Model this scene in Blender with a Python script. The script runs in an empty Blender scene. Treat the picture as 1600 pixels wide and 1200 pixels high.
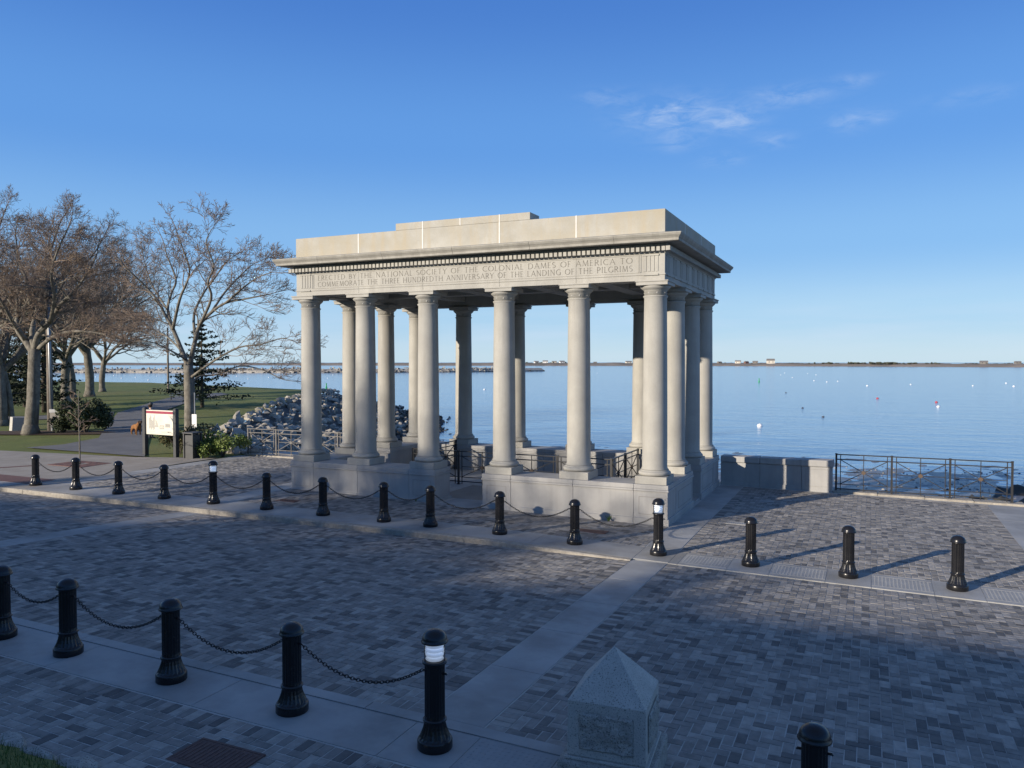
import bpy, bmesh, math, random
from mathutils import Vector, Matrix, noise
R = math.radians
rng = random.Random(7)
scene = bpy.context.scene
COL = scene.collection

# ------------------------------------------------------------------ camera
CAM = Vector((9.989, -21.684, 3.85)); YAW = 0.431; PITCH = R(-1.631); FPX = 1215.19
cd = bpy.data.cameras.new('camera'); cam = bpy.data.objects.new('camera', cd); COL.objects.link(cam)
cam.location = CAM; cam.rotation_euler = (math.pi/2 + PITCH, 0, YAW)
cd.sensor_width = 36; cd.lens = FPX/1600*36; cd.clip_start = 0.1; cd.clip_end = 20000
scene.camera = cam
FWD = Vector((-math.sin(YAW), math.cos(YAW), 0)); RIGHT = Vector((math.cos(YAW), math.sin(YAW), 0)); UP = Vector((0, 0, 1))
F2 = FWD*math.cos(PITCH) + UP*math.sin(PITCH); U2 = -FWD*math.sin(PITCH) + UP*math.cos(PITCH)

def ray(u, v): return F2 + RIGHT*((u-800)/FPX) + U2*((600-v)/FPX)
def on_z(u, v, z=0.1):                       # photo pixel -> point on a level of known height
    d = ray(u, v); t = (z-CAM.z)/d.z; return CAM + d*t
def at_depth(u, v, dep): return CAM + ray(u, v)*dep
def depth_of(p): return (Vector(p)-CAM).dot(F2)
def in_view(p, margin=0.03):
    d = Vector(p)-CAM; z = d.dot(F2)
    if z < 0.5: return False
    u = d.dot(RIGHT)/z*FPX/800; v = d.dot(U2)/z*FPX/600
    return abs(u) < 1+margin and abs(v) < 1+margin

# ------------------------------------------------------------------ world, sun, exposure
SUN_EL = R(14.7); SUN_ROT = math.atan2(-0.52, -0.855)
world = bpy.data.worlds.new('World'); scene.world = world; world.use_nodes = True
wn = world.node_tree; wn.nodes.clear()
def N(t, kind, **kw):
    n = t.nodes.new(kind)
    for k, v in kw.items(): setattr(n, k, v)
    return n
sky = N(wn, 'ShaderNodeTexSky', sky_type='NISHITA', sun_disc=False)
sky.sun_elevation = SUN_EL; sky.sun_rotation = SUN_ROT
sky.altitude = 0; sky.air_density = 1.0; sky.dust_density = 0.25; sky.ozone_density = 3.0
hs = N(wn, 'ShaderNodeHueSaturation'); hs.inputs['Hue'].default_value = 0.502; hs.inputs['Saturation'].default_value = 1.12; hs.inputs['Value'].default_value = 1.0
wn.links.new(sky.outputs[0], hs.inputs['Color'])
# thin cloud: noise over the sky direction (azimuth, elevation)
tc = N(wn, 'ShaderNodeTexCoord'); sep = N(wn, 'ShaderNodeSeparateXYZ'); wn.links.new(tc.outputs['Generated'], sep.inputs[0])
def M(op, a, b=None, c=None):
    n = N(wn, 'ShaderNodeMath', operation=op)
    for i, x in enumerate((a, b, c)):
        if x is None: continue
        if isinstance(x, (int, float)): n.inputs[i].default_value = x
        else: wn.links.new(x, n.inputs[i])
    return n.outputs[0]
az = M('ARCTAN2', M('MULTIPLY', sep.outputs[0], -1.0), sep.outputs[1])      # 0 at +Y, positive to the left
el = M('ARCSINE', sep.outputs[2])
cmb = N(wn, 'ShaderNodeCombineXYZ'); wn.links.new(M('MULTIPLY', az, 1.0), cmb.inputs[0]); wn.links.new(M('MULTIPLY', el, 3.0), cmb.inputs[1])
nz = N(wn, 'ShaderNodeTexNoise'); nz.inputs['Scale'].default_value = 26; nz.inputs['Detail'].default_value = 7; nz.inputs['Roughness'].default_value = 0.62; nz.inputs['Distortion'].default_value = 0.5
wn.links.new(cmb.outputs[0], nz.inputs['Vector'])
def dir_of(u, v):
    d = ray(u, v).normalized(); return math.atan2(-d.x, d.y), math.asin(d.z)
# clear spring air: the same smooth blue all round, pale at the horizon, blended over the physical sky
elr = M('DIVIDE', el, math.pi/2)
gr = N(wn, 'ShaderNodeValToRGB'); gr.color_ramp.interpolation = 'EASE'; wn.links.new(elr, gr.inputs[0])
stops = ((0.0, (.56, .76, .92)), (.035, (.42, .665, .93)), (.09, (.25, .51, .90)), (.17, (.132, .355, .83)), (.285, (.070, .222, .67)), (.48, (.10, .19, .43)), (1.0, (.11, .165, .30)))
while len(gr.color_ramp.elements) < len(stops): gr.color_ramp.elements.new(.5)
for e_, (p_, c_) in zip(gr.color_ramp.elements, stops): e_.position = p_; e_.color = (*c_, 1)
sc8 = N(wn, 'ShaderNodeMixRGB', blend_type='MULTIPLY'); sc8.inputs[0].default_value = 1; sc8.inputs[2].default_value = (7.6, 7.6, 7.6, 1); wn.links.new(gr.outputs[0], sc8.inputs[1])
skm = N(wn, 'ShaderNodeMixRGB'); skm.inputs[0].default_value = .86; wn.links.new(hs.outputs[0], skm.inputs[1]); wn.links.new(sc8.outputs[0], skm.inputs[2])
mask = None
for (u, v, ru, rv, amp) in ((1050, 178, 62, 22, .9), (1145, 188, 34, 14, .9), (945, 152, 34, 10, .4), (1235, 150, 55, 12, .6), (1330, 190, 28, 12, .5),
                            (1055, 222, 30, 12, .45), (1130, 250, 30, 10, .35), (1210, 218, 25, 10, .4), (1375, 180, 16, 8, .4), (1335, 125, 25, 8, .35), (1520, 150, 50, 10, .25)):
    a0, e0 = dir_of(u, v); ra = ru/1215; re = rv/1215
    dx = M('DIVIDE', M('SUBTRACT', az, a0), ra); dy = M('DIVIDE', M('SUBTRACT', el, e0), re)
    g = M('MULTIPLY', M('EXPONENT', M('MULTIPLY', M('ADD', M('MULTIPLY', dx, dx), M('MULTIPLY', dy, dy)), -0.9)), amp)
    mask = g if mask is None else M('ADD', mask, g)
cl = M('MULTIPLY', mask, M('MAXIMUM', M('SUBTRACT', M('MULTIPLY', nz.outputs[0], 3.2), 1.25), 0.0))
# low pale bands above the sea
nb = N(wn, 'ShaderNodeTexNoise'); nb.inputs['Scale'].default_value = 5; nb.inputs['Detail'].default_value = 4
cb = N(wn, 'ShaderNodeCombineXYZ'); wn.links.new(M('MULTIPLY', az, 1.0), cb.inputs[0]); wn.links.new(M('MULTIPLY', el, 9.0), cb.inputs[1]); wn.links.new(cb.outputs[0], nb.inputs['Vector'])
band = M('EXPONENT', M('MULTIPLY', M('POWER', M('DIVIDE', M('SUBTRACT', el, 0.035), 0.035), 2.0), -1.0))
low = M('MULTIPLY', band, M('MAXIMUM', M('SUBTRACT', M('MULTIPLY', nb.outputs[0], 1.6), 0.65), 0.0))
fac = M('MINIMUM', M('ADD', M('MULTIPLY', cl, 0.55), M('MULTIPLY', low, 0.65)), 0.8)
mixc = N(wn, 'ShaderNodeMixRGB'); wn.links.new(fac, mixc.inputs[0]); wn.links.new(skm.outputs[0], mixc.inputs[1]); mixc.inputs[2].default_value = (5.2, 6.0, 7.2, 1)
bg = N(wn, 'ShaderNodeBackground'); bg.inputs['Strength'].default_value = 0.10
wn.links.new(mixc.outputs[0], bg.inputs['Color'])
wo = N(wn, 'ShaderNodeOutputWorld'); wn.links.new(bg.outputs[0], wo.inputs[0])

sd = bpy.data.lights.new('sun', 'SUN'); sun = bpy.data.objects.new('sun', sd); COL.objects.link(sun)
sd.energy = 4.9; sd.angle = R(0.55); sd.color = (1.0, 0.89, 0.74)
ldir = Vector((0.52, 0.855, 0)).normalized()*math.cos(SUN_EL) + Vector((0, 0, -math.sin(SUN_EL)))
sun.rotation_euler = ldir.to_track_quat('-Z', 'Y').to_euler(); sun.location = (-40, -70, 40)
vs = scene.view_settings; vs.view_transform = 'Standard'; vs.look = 'None'; vs.gamma = 1; vs.exposure = 0.38; vs.use_curve_mapping = False

# ------------------------------------------------------------------ materials
def material(name, c1, c2, scale=3.0, rough=0.8, bump=0.0, bscale=40.0, metal=0.0, speck=None, speck_scale=160.0, speck_amt=0.5,
             tone=False, streak=None, coords='pos', spec=0.5, detail=6, emit=None, estr=0.0, big=None):
    m = bpy.data.materials.new(name); m.use_nodes = True; t = m.node_tree; t.nodes.clear()
    out = N(t, 'ShaderNodeOutputMaterial'); p = N(t, 'ShaderNodeBsdfPrincipled'); t.links.new(p.outputs[0], out.inputs[0])
    if coords == 'pos': g = N(t, 'ShaderNodeNewGeometry'); vec = g.outputs['Position']
    else: g = N(t, 'ShaderNodeTexCoord'); vec = g.outputs['Object']
    def noise_(sc, det=6, rough_=0.6, v=None):
        n = N(t, 'ShaderNodeTexNoise'); n.inputs['Scale'].default_value = sc; n.inputs['Detail'].default_value = det; n.inputs['Roughness'].default_value = rough_
        t.links.new(v or vec, n.inputs['Vector']); return n.outputs[0]
    def ramp(f, lo, hi, a=(0, 0, 0, 1), b=(1, 1, 1, 1)):
        r = N(t, 'ShaderNodeValToRGB'); r.color_ramp.elements[0].position = lo; r.color_ramp.elements[1].position = hi
        r.color_ramp.elements[0].color = a; r.color_ramp.elements[1].color = b; t.links.new(f, r.inputs[0]); return r.outputs[0]
    def mix(f, a, b, mode='MIX'):
        n = N(t, 'ShaderNodeMixRGB', blend_type=mode)
        for i, x in enumerate((f, a, b)):
            if isinstance(x, (int, float)): n.inputs[i].default_value = x
            elif isinstance(x, tuple): n.inputs[i].default_value = x
            else: t.links.new(x, n.inputs[i])
        return n.outputs[0]
    C1 = (*c1, 1); C2 = (*c2, 1)
    if tone:
        a = N(t, 'ShaderNodeAttribute'); a.attribute_name = 'tone'
        colr = ramp(a.outputs['Fac'], 0.0, 1.0, C1, C2)
        nn = ramp(noise_(scale, detail), 0.3, 0.7, (.72, .72, .72, 1), (1.15, 1.15, 1.15, 1)); colr = mix(1.0, colr, nn, 'MULTIPLY')
    else:
        colr = ramp(noise_(scale, detail), 0.3, 0.7, C1, C2)
    if big: 
        colr = mix(ramp(noise_(big[0], 5, .65), .45, .68), colr, (*big[1], 1))
    if streak:
        mp = N(t, 'ShaderNodeMapping'); mp.inputs['Scale'].default_value = (3.0, 3.0, 0.25); t.links.new(vec, mp.inputs['Vector'])
        colr = mix(ramp(noise_(1.6, 6, .65, mp.outputs[0]), .48, .75), colr, (*streak, 1))
    if speck:
        s = ramp(noise_(speck_scale, 2, .5), .56, .66); sm = N(t, 'ShaderNodeMath', operation='MULTIPLY'); t.links.new(s, sm.inputs[0]); sm.inputs[1].default_value = speck_amt
        colr = mix(sm.outputs[0], colr, (*speck, 1))
    t.links.new(colr, p.inputs['Base Color'])
    p.inputs['Roughness'].default_value = rough; p.inputs['Metallic'].default_value = metal; p.inputs['Specular IOR Level'].default_value = spec
    if bump:
        b = N(t, 'ShaderNodeBump'); b.inputs['Strength'].default_value = bump; b.inputs['Distance'].default_value = 0.02
        t.links.new(noise_(bscale, 5, .6), b.inputs['Height']); t.links.new(b.outputs[0], p.inputs['Normal'])
    if emit: p.inputs['Emission Color'].default_value = (*emit, 1); p.inputs['Emission Strength'].default_value = estr
    return m
MT = {}
MT['stone'] = material('carved_granite', (.33, .318, .285), (.43, .415, .37), 1.3, .75, .25, 60, speck=(.25, .24, .22), speck_scale=75, speck_amt=.5, streak=(.32, .305, .27))
MT['stone_warm'] = material('stained_granite', (.345, .325, .275), (.44, .425, .38), 1.8, .8, .3, 60, big=(.75, (.365, .33, .255)), speck=(.28, .25, .19), speck_scale=70, speck_amt=.5, streak=(.40, .34, .24))
MT['plinth'] = material('plinth_granite', (.31, .305, .295), (.41, .40, .38), 1.5, .75, .2, 70, speck=(.28, .28, .28), speck_scale=120, speck_amt=.3, streak=(.31, .30, .285))
MT['stone_dark'] = material('weathered_cornice', (.27, .255, .22), (.40, .38, .33), 2.2, .8, .3, 60, speck=(.20, .19, .17), speck_scale=80, speck_amt=.5, streak=(.25, .235, .20))
MT['mortar'] = material('pale_mortar', (.66, .65, .62), (.74, .73, .70), 8, .8)
MT['letter'] = material('engraving_shade_and_dirt', (.17, .16, .14), (.24, .225, .195), 9, .9)  # groove shade and dirt both painted as a darker tone on raised letters
MT['groove'] = material('dark_panel_line', (.20, .19, .165), (.27, .255, .22), 7, .9)  # darker tone for the thin panel border strips
MT['paver'] = material('paving_brick', (.11, .105, .10), (.38, .352, .315), 9, .8, .35, 90, tone=True, spec=.45)
MT['bed'] = material('joint_sand', (.40, .385, .35), (.52, .50, .46), 6, .95)
MT['concrete'] = material('brushed_concrete', (.29, .285, .275), (.42, .412, .39), .9, .7, .15, 120, big=(.6, (.225, .22, .205)), spec=.45)
MT['tactile'] = material('tactile_concrete', (.27, .27, .265), (.34, .34, .33), 2.5, .75, .2, 90)
MT['curb'] = material('rough_granite_curb', (.26, .235, .20), (.44, .40, .33), 9, .85, .8, 45, speck=(.18, .17, .16), speck_scale=70)
MT['aggregate'] = material('exposed_aggregate', (.27, .24, .20), (.36, .325, .28), 1.2, .9, .3, 90, speck=(.19, .17, .15), speck_scale=60, speck_amt=.5)
MT['asphalt'] = material('worn_asphalt', (.13, .128, .126), (.19, .185, .18), .9, .85, .35, 80)
MT['redbrick'] = material('dull_red_brick', (.13, .07, .06), (.19, .10, .085), 12, .85, .4, 70)
MT['iron'] = material('black_cast_iron', (.008, .008, .0095), (.014, .014, .016), 6, .27, .06, 60, spec=.45, coords='pos')
MT['rail'] = material('black_painted_steel', (.018, .018, .02), (.03, .03, .032), 6, .42)
MT['rail_grey'] = material('weathered_grey_steel', (.09, .085, .08), (.14, .13, .12), 6, .5, .1, 60)
MT['bronze'] = material('tarnished_bronze', (.075, .05, .035), (.11, .075, .05), 20, .6)
MT['granite'] = material('speckled_granite', (.42, .405, .365), (.52, .50, .45), 6, .8, .25, 80, speck=(.11, .11, .10), speck_scale=95, speck_amt=.75)
MT['granite_rough'] = material('rock_faced_granite', (.27, .26, .235), (.46, .44, .39), 14, .9, 1.0, 28, speck=(.07, .07, .065), speck_scale=80, speck_amt=.8)
MT['rust'] = material('rusty_iron_cover', (.10, .055, .045), (.15, .085, .07), 18, .8, .5, 120)
MT['grass'] = material('spring_grass', (.085, .12, .018), (.16, .185, .034), .55, .95, .9, 30, big=(.13, (.18, .17, .045)), speck=(.03, .05, .012), speck_scale=14, speck_amt=.6)
MT['blade'] = material('grass_blade', (.04, .085, .014), (.08, .14, .025), 4, .8)
MT['mulch'] = material('bark_mulch', (.045, .028, .018), (.09, .055, .035), 8, .95, .9, 30)
MT['bark'] = material('grey_bark', (.10, .09, .072), (.21, .19, .155), 7, .92, 1.0, 14, big=(2.5, (.24, .22, .18)), streak=(.08, .07, .055))
MT['bark_dark'] = material('dark_bark', (.06, .05, .04), (.12, .10, .08), 5, .92, .9, 16)
MT['twig'] = material('budding_twig', (.19, .145, .11), (.30, .225, .17), .6, .9)
MT['needle'] = material('dark_conifer', (.012, .022, .012), (.035, .05, .022), 1.4, .8)
MT['yew'] = material('yew_foliage', (.02, .035, .012), (.06, .075, .025), 2.2, .7)
MT['leaf'] = material('fresh_leaf', (.07, .12, .02), (.16, .20, .045), 3.0, .6)
MT['leaf_brown'] = material('olive_leaf', (.06, .06, .02), (.14, .12, .045), 3.0, .7)
MT['rock'] = material('riprap_stone', (.24, .22, .19), (.52, .475, .40), .7, .85, .7, 9, speck=(.10, .10, .10), speck_scale=22, speck_amt=.4, coords='pos')
MT['rock_dark'] = material('weedy_rock', (.018, .02, .018), (.06, .055, .045), 1.5, .6, .8, 9)
MT['soil'] = material('bank_soil', (.06, .055, .05), (.11, .10, .09), 1.5, .95)
MT['beach'] = material('wet_pebbles', (.05, .05, .05), (.24, .23, .22), 2.6, .35, 1.0, 18, speck=(.42, .42, .42), speck_scale=9, speck_amt=.6)
MT['shore'] = material('far_sand', (.20, .16, .125), (.30, .25, .20), .012, .95, big=(.02, (.12, .11, .085)))
MT['scrub'] = material('far_scrub', (.035, .045, .03), (.08, .085, .055), .05, .95)
MT['white'] = material('white_paint', (.72, .72, .70), (.80, .80, .78), 3, .5)
MT['shingle'] = material('grey_shingle', (.16, .15, .14), (.24, .225, .21), 3, .85)
MT['cream'] = material('cream_clapboard', (.55, .50, .42), (.64, .60, .52), 1.5, .8)
MT['black'] = material('black_stone', (.012, .012, .013), (.022, .022, .022), 5, .3)
MT['pole'] = material('weathered_pole', (.13, .11, .09), (.24, .21, .18), 4, .9, .6, 20)
MT['steel'] = material('galvanised_steel', (.30, .31, .32), (.40, .41, .42), 5, .45, metal=.6)
MT['boxgrey'] = material('cabinet_paint', (.20, .19, .17), (.27, .25, .22), 6, .6)
MT['panel'] = material('sign_print', (.66, .62, .50), (.74, .70, .60), 2.5, .4)
MT['maroon'] = material('maroon_print', (.28, .03, .06), (.33, .045, .08), 8, .4)
MT['print'] = material('grey_print', (.26, .25, .23), (.45, .43, .38), 30, .5)
MT['charcoal'] = material('charcoal_paint', (.035, .037, .04), (.05, .052, .055), 6, .5)
MT['buoy_white'] = material('buoy_white', (.75, .75, .74), (.8, .8, .8), 6, .4)
MT['buoy_red'] = material('buoy_red', (.42, .04, .05), (.5, .06, .07), 6, .4)
MT['buoy_green'] = material('buoy_green', (.02, .28, .09), (.03, .34, .12), 6, .4)
MT['buoy_dark'] = material('buoy_dark', (.04, .045, .06), (.06, .065, .08), 6, .4)
MT['jacket'] = material('dark_jacket', (.015, .018, .03), (.025, .028, .045), 9, .9)
MT['trouser'] = material('dark_trousers', (.03, .03, .035), (.045, .045, .05), 9, .9)
MT['skin'] = material('skin', (.52, .32, .24), (.58, .37, .28), 12, .55)
MT['fur'] = material('brown_fur', (.16, .065, .02), (.32, .15, .05), 9, .95, .5, 70)
MT['fur_dark'] = material('dark_fur', (.025, .015, .01), (.06, .03, .018), 9, .95, .5, 70)
MT['lamp'] = material('lamp_louvre', (.70, .74, .80), (.76, .80, .86), 5, .4, emit=(.62, .76, 1.0), estr=0.22)
def glass_mat():
    m = bpy.data.materials.new('clear_lens'); m.use_nodes = True; t = m.node_tree; t.nodes.clear()
    out = N(t, 'ShaderNodeOutputMaterial'); mx = N(t, 'ShaderNodeMixShader'); tr = N(t, 'ShaderNodeBsdfTransparent'); gl = N(t, 'ShaderNodeBsdfGlossy'); gl.inputs['Roughness'].default_value = .05
    fr = N(t, 'ShaderNodeFresnel'); fr.inputs[0].default_value = 1.35
    t.links.new(fr.outputs[0], mx.inputs[0]); t.links.new(tr.outputs[0], mx.inputs[1]); t.links.new(gl.outputs[0], mx.inputs[2]); t.links.new(mx.outputs[0], out.inputs[0]); return m
MT['lens'] = glass_mat()
def water_mat():
    m = bpy.data.materials.new('sea_water'); m.use_nodes = True; t = m.node_tree; t.nodes.clear()
    out = N(t, 'ShaderNodeOutputMaterial'); p = N(t, 'ShaderNodeBsdfPrincipled'); t.links.new(p.outputs[0], out.inputs[0])
    p.inputs['Base Color'].default_value = (.16, .30, .46, 1); p.inputs['Roughness'].default_value = .12; p.inputs['IOR'].default_value = 1.333
    g = N(t, 'ShaderNodeNewGeometry')
    mp = N(t, 'ShaderNodeMapping'); mp.inputs['Rotation'].default_value = (0, 0, -YAW); mp.inputs['Scale'].default_value = (.35, 1.0, 1.0); t.links.new(g.outputs['Position'], mp.inputs[0])
    h = None
    for sc, amp in ((.16, .8), (.6, .5), (2.2, .22)):
        n = N(t, 'ShaderNodeTexNoise'); n.inputs['Scale'].default_value = sc; n.inputs['Detail'].default_value = 3; t.links.new(mp.outputs[0], n.inputs['Vector'])
        k = N(t, 'ShaderNodeMath', operation='MULTIPLY'); t.links.new(n.outputs[0], k.inputs[0]); k.inputs[1].default_value = amp
        if h is None: h = k.outputs[0]
        else:
            a = N(t, 'ShaderNodeMath', operation='ADD'); t.links.new(h, a.inputs[0]); t.links.new(k.outputs[0], a.inputs[1]); h = a.outputs[0]
    b = N(t, 'ShaderNodeBump'); b.inputs['Strength'].default_value = .38; b.inputs['Distance'].default_value = .35
    t.links.new(h, b.inputs['Height']); t.links.new(b.outputs[0], p.inputs['Normal'])
    return m
MT['water'] = water_mat()

# ------------------------------------------------------------------ mesh helpers
class MB:
    def __init__(s): s.v = []; s.f = []; s.tone = []; s.mi = []
    def add(s, vs, fs, tone=0.5, mi=0):
        o = len(s.v); s.v.extend([tuple(x) for x in vs])
        for f in fs: s.f.append(tuple(i+o for i in f)); s.tone.append(tone); s.mi.append(mi)
    def box(s, x0, x1, y0, y1, z0, z1, tone=.5, mi=0, bottom=True):
        vs = [(x0,y0,z0),(x1,y0,z0),(x1,y1,z0),(x0,y1,z0),(x0,y0,z1),(x1,y0,z1),(x1,y1,z1),(x0,y1,z1)]
        fs = [(4,5,6,7),(0,1,5,4),(1,2,6,5),(2,3,7,6),(3,0,4,7)] + ([(3,2,1,0)] if bottom else [])
        s.add(vs, fs, tone, mi)
    def bar(s, a, b, w, h=None, tone=.5, mi=0):
        a = Vector(a); b = Vector(b); d = (b-a); 
        if d.length < 1e-6: return
        d.normalize(); h = h or w
        up = Vector((0,0,1)) if abs(d.z) < .95 else Vector((0,1,0))
        x = d.cross(up).normalized(); y = x.cross(d).normalized()
        vs = [p + x*(sx*w/2) + y*(sy*h/2) for p in (a, b) for sx, sy in ((-1,-1),(1,-1),(1,1),(-1,1))]
        s.add(vs, [(3,2,1,0),(4,5,6,7),(0,1,5,4),(1,2,6,5),(2,3,7,6),(3,0,4,7)], tone, mi)
    def tube(s, pts, rads, n=6, cap=True, mi=0):
        pts = [Vector(p) for p in pts]; o = len(s.v); prev = None
        for i, p in enumerate(pts):
            d = (pts[min(i+1, len(pts)-1)] - pts[max(i-1, 0)])
            if d.length < 1e-9: d = Vector((0,0,1))
            d.normalize()
            if prev is None:
                prev = d.orthogonal().normalized()
            x = (prev - d*prev.dot(d)); x = x.normalized() if x.length > 1e-6 else d.orthogonal().normalized(); prev = x
            y = d.cross(x); r = rads[i]
            for k in range(n):
                a = 2*math.pi*k/n; s.v.append(tuple(p + (x*math.cos(a) + y*math.sin(a))*r))
        for i in range(len(pts)-1):
            for k in range(n):
                a = o+i*n+k; b = o+i*n+(k+1) % n
                s.f.append((a, b, b+n, a+n)); s.tone.append(.5); s.mi.append(mi)
        if cap:
            s.f.append(tuple(o+(len(pts)-1)*n+k for k in range(n))); s.tone.append(.5); s.mi.append(mi)
            s.f.append(tuple(o+k for k in reversed(range(n)))); s.tone.append(.5); s.mi.append(mi)
    def lathe(s, prof, n=24, c=(0,0,0), flute=None, mi=0):
        o = len(s.v); m = len(prof)
        for i, (r, z) in enumerate(prof):
            for k in range(n):
                a = 2*math.pi*k/n; rr = r
                if flute and flute[1] <= i <= flute[2] and k % 2: rr = r*flute[0]
                s.v.append((c[0]+rr*math.cos(a), c[1]+rr*math.sin(a), c[2]+z))
        for i in range(m-1):
            for k in range(n):
                a = o+i*n+k; b = o+i*n+(k+1) % n; s.f.append((a, b, b+n, a+n)); s.tone.append(.5); s.mi.append(mi)
        s.f.append(tuple(o+(m-1)*n+k for k in range(n))); s.tone.append(.5); s.mi.append(mi)
        s.f.append(tuple(o+k for k in reversed(range(n)))); s.tone.append(.5); s.mi.append(mi)
    def mesh(s, name, mats, tone=False, smooth=False):
        me = bpy.data.meshes.new(name); me.from_pydata(s.v, [], s.f)
        for m in (mats if isinstance(mats, (list, tuple)) else [mats]): me.materials.append(m)
        if any(s.mi): me.polygons.foreach_set('material_index', s.mi)
        if tone:
            a = me.attributes.new('tone', 'FLOAT', 'FACE'); a.data.foreach_set('value', s.tone)
        if smooth: me.polygons.foreach_set('use_smooth', [True]*len(me.polygons))
        me.update(); return me
    def obj(s, name, mats, parent=None, tone=False, smooth=False, loc=None, bevel=0):
        o = put(s.mesh(name, mats, tone, smooth), name, parent, loc)
        if bevel: add_bevel(o, bevel)
        return o
def put(me, name, parent=None, loc=None, rot=None, scale=None):
    o = bpy.data.objects.new(name, me); COL.objects.link(o)
    if parent: o.parent = parent
    if loc is not None: o.location = loc
    if rot is not None: o.rotation_euler = rot
    if scale is not None: o.scale = scale
    return o
def add_bevel(o, w):
    b = o.modifiers.new('bevel', 'BEVEL'); b.width = w; b.segments = 2; b.limit_method = 'ANGLE'; b.angle_limit = R(40)
def smooth_angle(o, deg=35):
    me = o.data; me.polygons.foreach_set('use_smooth', [True]*len(me.polygons))
    bm = bmesh.new(); bm.from_mesh(me)
    for e in bm.edges:
        if len(e.link_faces) == 2 and e.calc_face_angle(0) > R(deg): e.smooth = False
    bm.to_mesh(me); bm.free(); return o
def thing(name, label, cat, loc=(0,0,0), rz=0, group=None):
    o = bpy.data.objects.new(name, None); COL.objects.link(o); o.location = loc; o.rotation_euler = (0,0,rz); o.empty_display_size = .2
    return tag(o, label, cat, group)
def tag(o, label, cat, group=None):
    o['label'] = label; o['category'] = cat
    if group: o['group'] = group
    return o
def structure(o): o['kind'] = 'structure'; return o
def stuff(o): o['kind'] = 'stuff'; return o
def lerp(a, b, t): return a+(b-a)*t
def interp(x, xs, ys):
    if x <= xs[0]: return ys[0]
    for i in range(len(xs)-1):
        if x <= xs[i+1]: return lerp(ys[i], ys[i+1], (x-xs[i])/(xs[i+1]-xs[i]))
    return ys[-1]
def ordinal(i): return ['first','second','third','fourth','fifth','sixth','seventh','eighth','ninth','tenth','eleventh','twelfth','thirteenth','fourteenth','fifteenth'][i]

# ------------------------------------------------------------------ levels of the ground
def z_walk(x, y):                 # far pavement, from the kerb to the sea wall
    a = interp(x, [-13, 2.5, 6.0, 16], [.035, .02, -.09, -.20])
    b = interp(x, [-13, -6, 6, 16], [.08, .085, -.065, -.17])
    return lerp(a, b, min(1, max(0, (y+6.6)/3.2)))
def z_near(x): return .185 - .0145*max(-20, min(16, x))
def z_street(x, y):
    f = interp(x, [-13, 6, 16], [-.095, -.10, -.21])
    return lerp(f, z_near(x), min(1, max(0, (-6.65-y)/8.0)))
def z_park(x, y):
    d = depth_of((x, y, 0)); k = min(1, max(0, (d-45)/30)); k = k*k*(3-2*k)
    return interp(y, [-6.6, -1], [.035, .10]) + .4*k
def z_any(x, y):
    if y < -14.64: return z_near(x)
    if y < -6.65: return z_street(x, y)
    if x < -12.4: return z_park(x, y)
    return z_walk(x, y)

def sheet(name, x0, x1, y0, y1, zf, dz, step, mat, parent=None):
    nx = max(1, round((x1-x0)/step)); ny = max(1, round((y1-y0)/step)); mb = MB()
    for j in range(ny+1):
        for i in range(nx+1):
            x = x0+(x1-x0)*i/nx; y = y0+(y1-y0)*j/ny; mb.v.append((x, y, zf(x, y)+dz))
    for j in range(ny):
        for i in range(nx):
            a = j*(nx+1)+i; mb.f.append((a, a+1, a+nx+2, a+nx+1)); mb.tone.append(.5); mb.mi.append(0)
    return mb.obj(name, mat, parent)

street = structure(sheet('street', -60, 30, -14.65, -6.66, z_street, -.005, 1.0, MT['bed']))
near_walk = structure(sheet('near_pavement', -60, 30, -22, -14.65, lambda x, y: z_near(x), -.005, 1.0, MT['bed']))
far_walk = structure(sheet('far_pavement', -12.4, 14.0, -6.66, 4.0, z_walk, -.005, .8, MT['bed']))

# ------------------------------------------------------------------ paving bricks
BW = .112; GAP = .009
def tone_pick():
    r = rng.random()
    if r < .17: return rng.uniform(.02, .22)
    if r < .62: return rng.uniform(.38, .58)
    return rng.uniform(.60, .98)
VAR = {}
def brick_mesh(kind, k):
    key = (kind, k)
    if key not in VAR:
        L = {'h': 2*BW, 's': BW}[kind]; b = MB(); hx = L/2-GAP/2; hy = BW/2-GAP/2; c = .004
        vs = [(-hx,-hy,-.02),(hx,-hy,-.02),(hx,hy,-.02),(-hx,hy,-.02),(-hx,-hy,-c),(hx,-hy,-c),(hx,hy,-c),(-hx,hy,-c),
              (-hx+c,-hy+c,0),(hx-c,-hy+c,0),(hx-c,hy-c,0),(-hx+c,hy-c,0)]
        fs = [(8,9,10,11),(4,5,9,8),(5,6,10,9),(6,7,11,10),(7,4,8,11),(0,1,5,4),(1,2,6,5),(2,3,7,6),(3,0,4,7)]
        b.add(vs, fs, (k+.5)/12); VAR[key] = b.mesh('paving_brick', MT['paver'], tone=True)
    return VAR[key]
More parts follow.
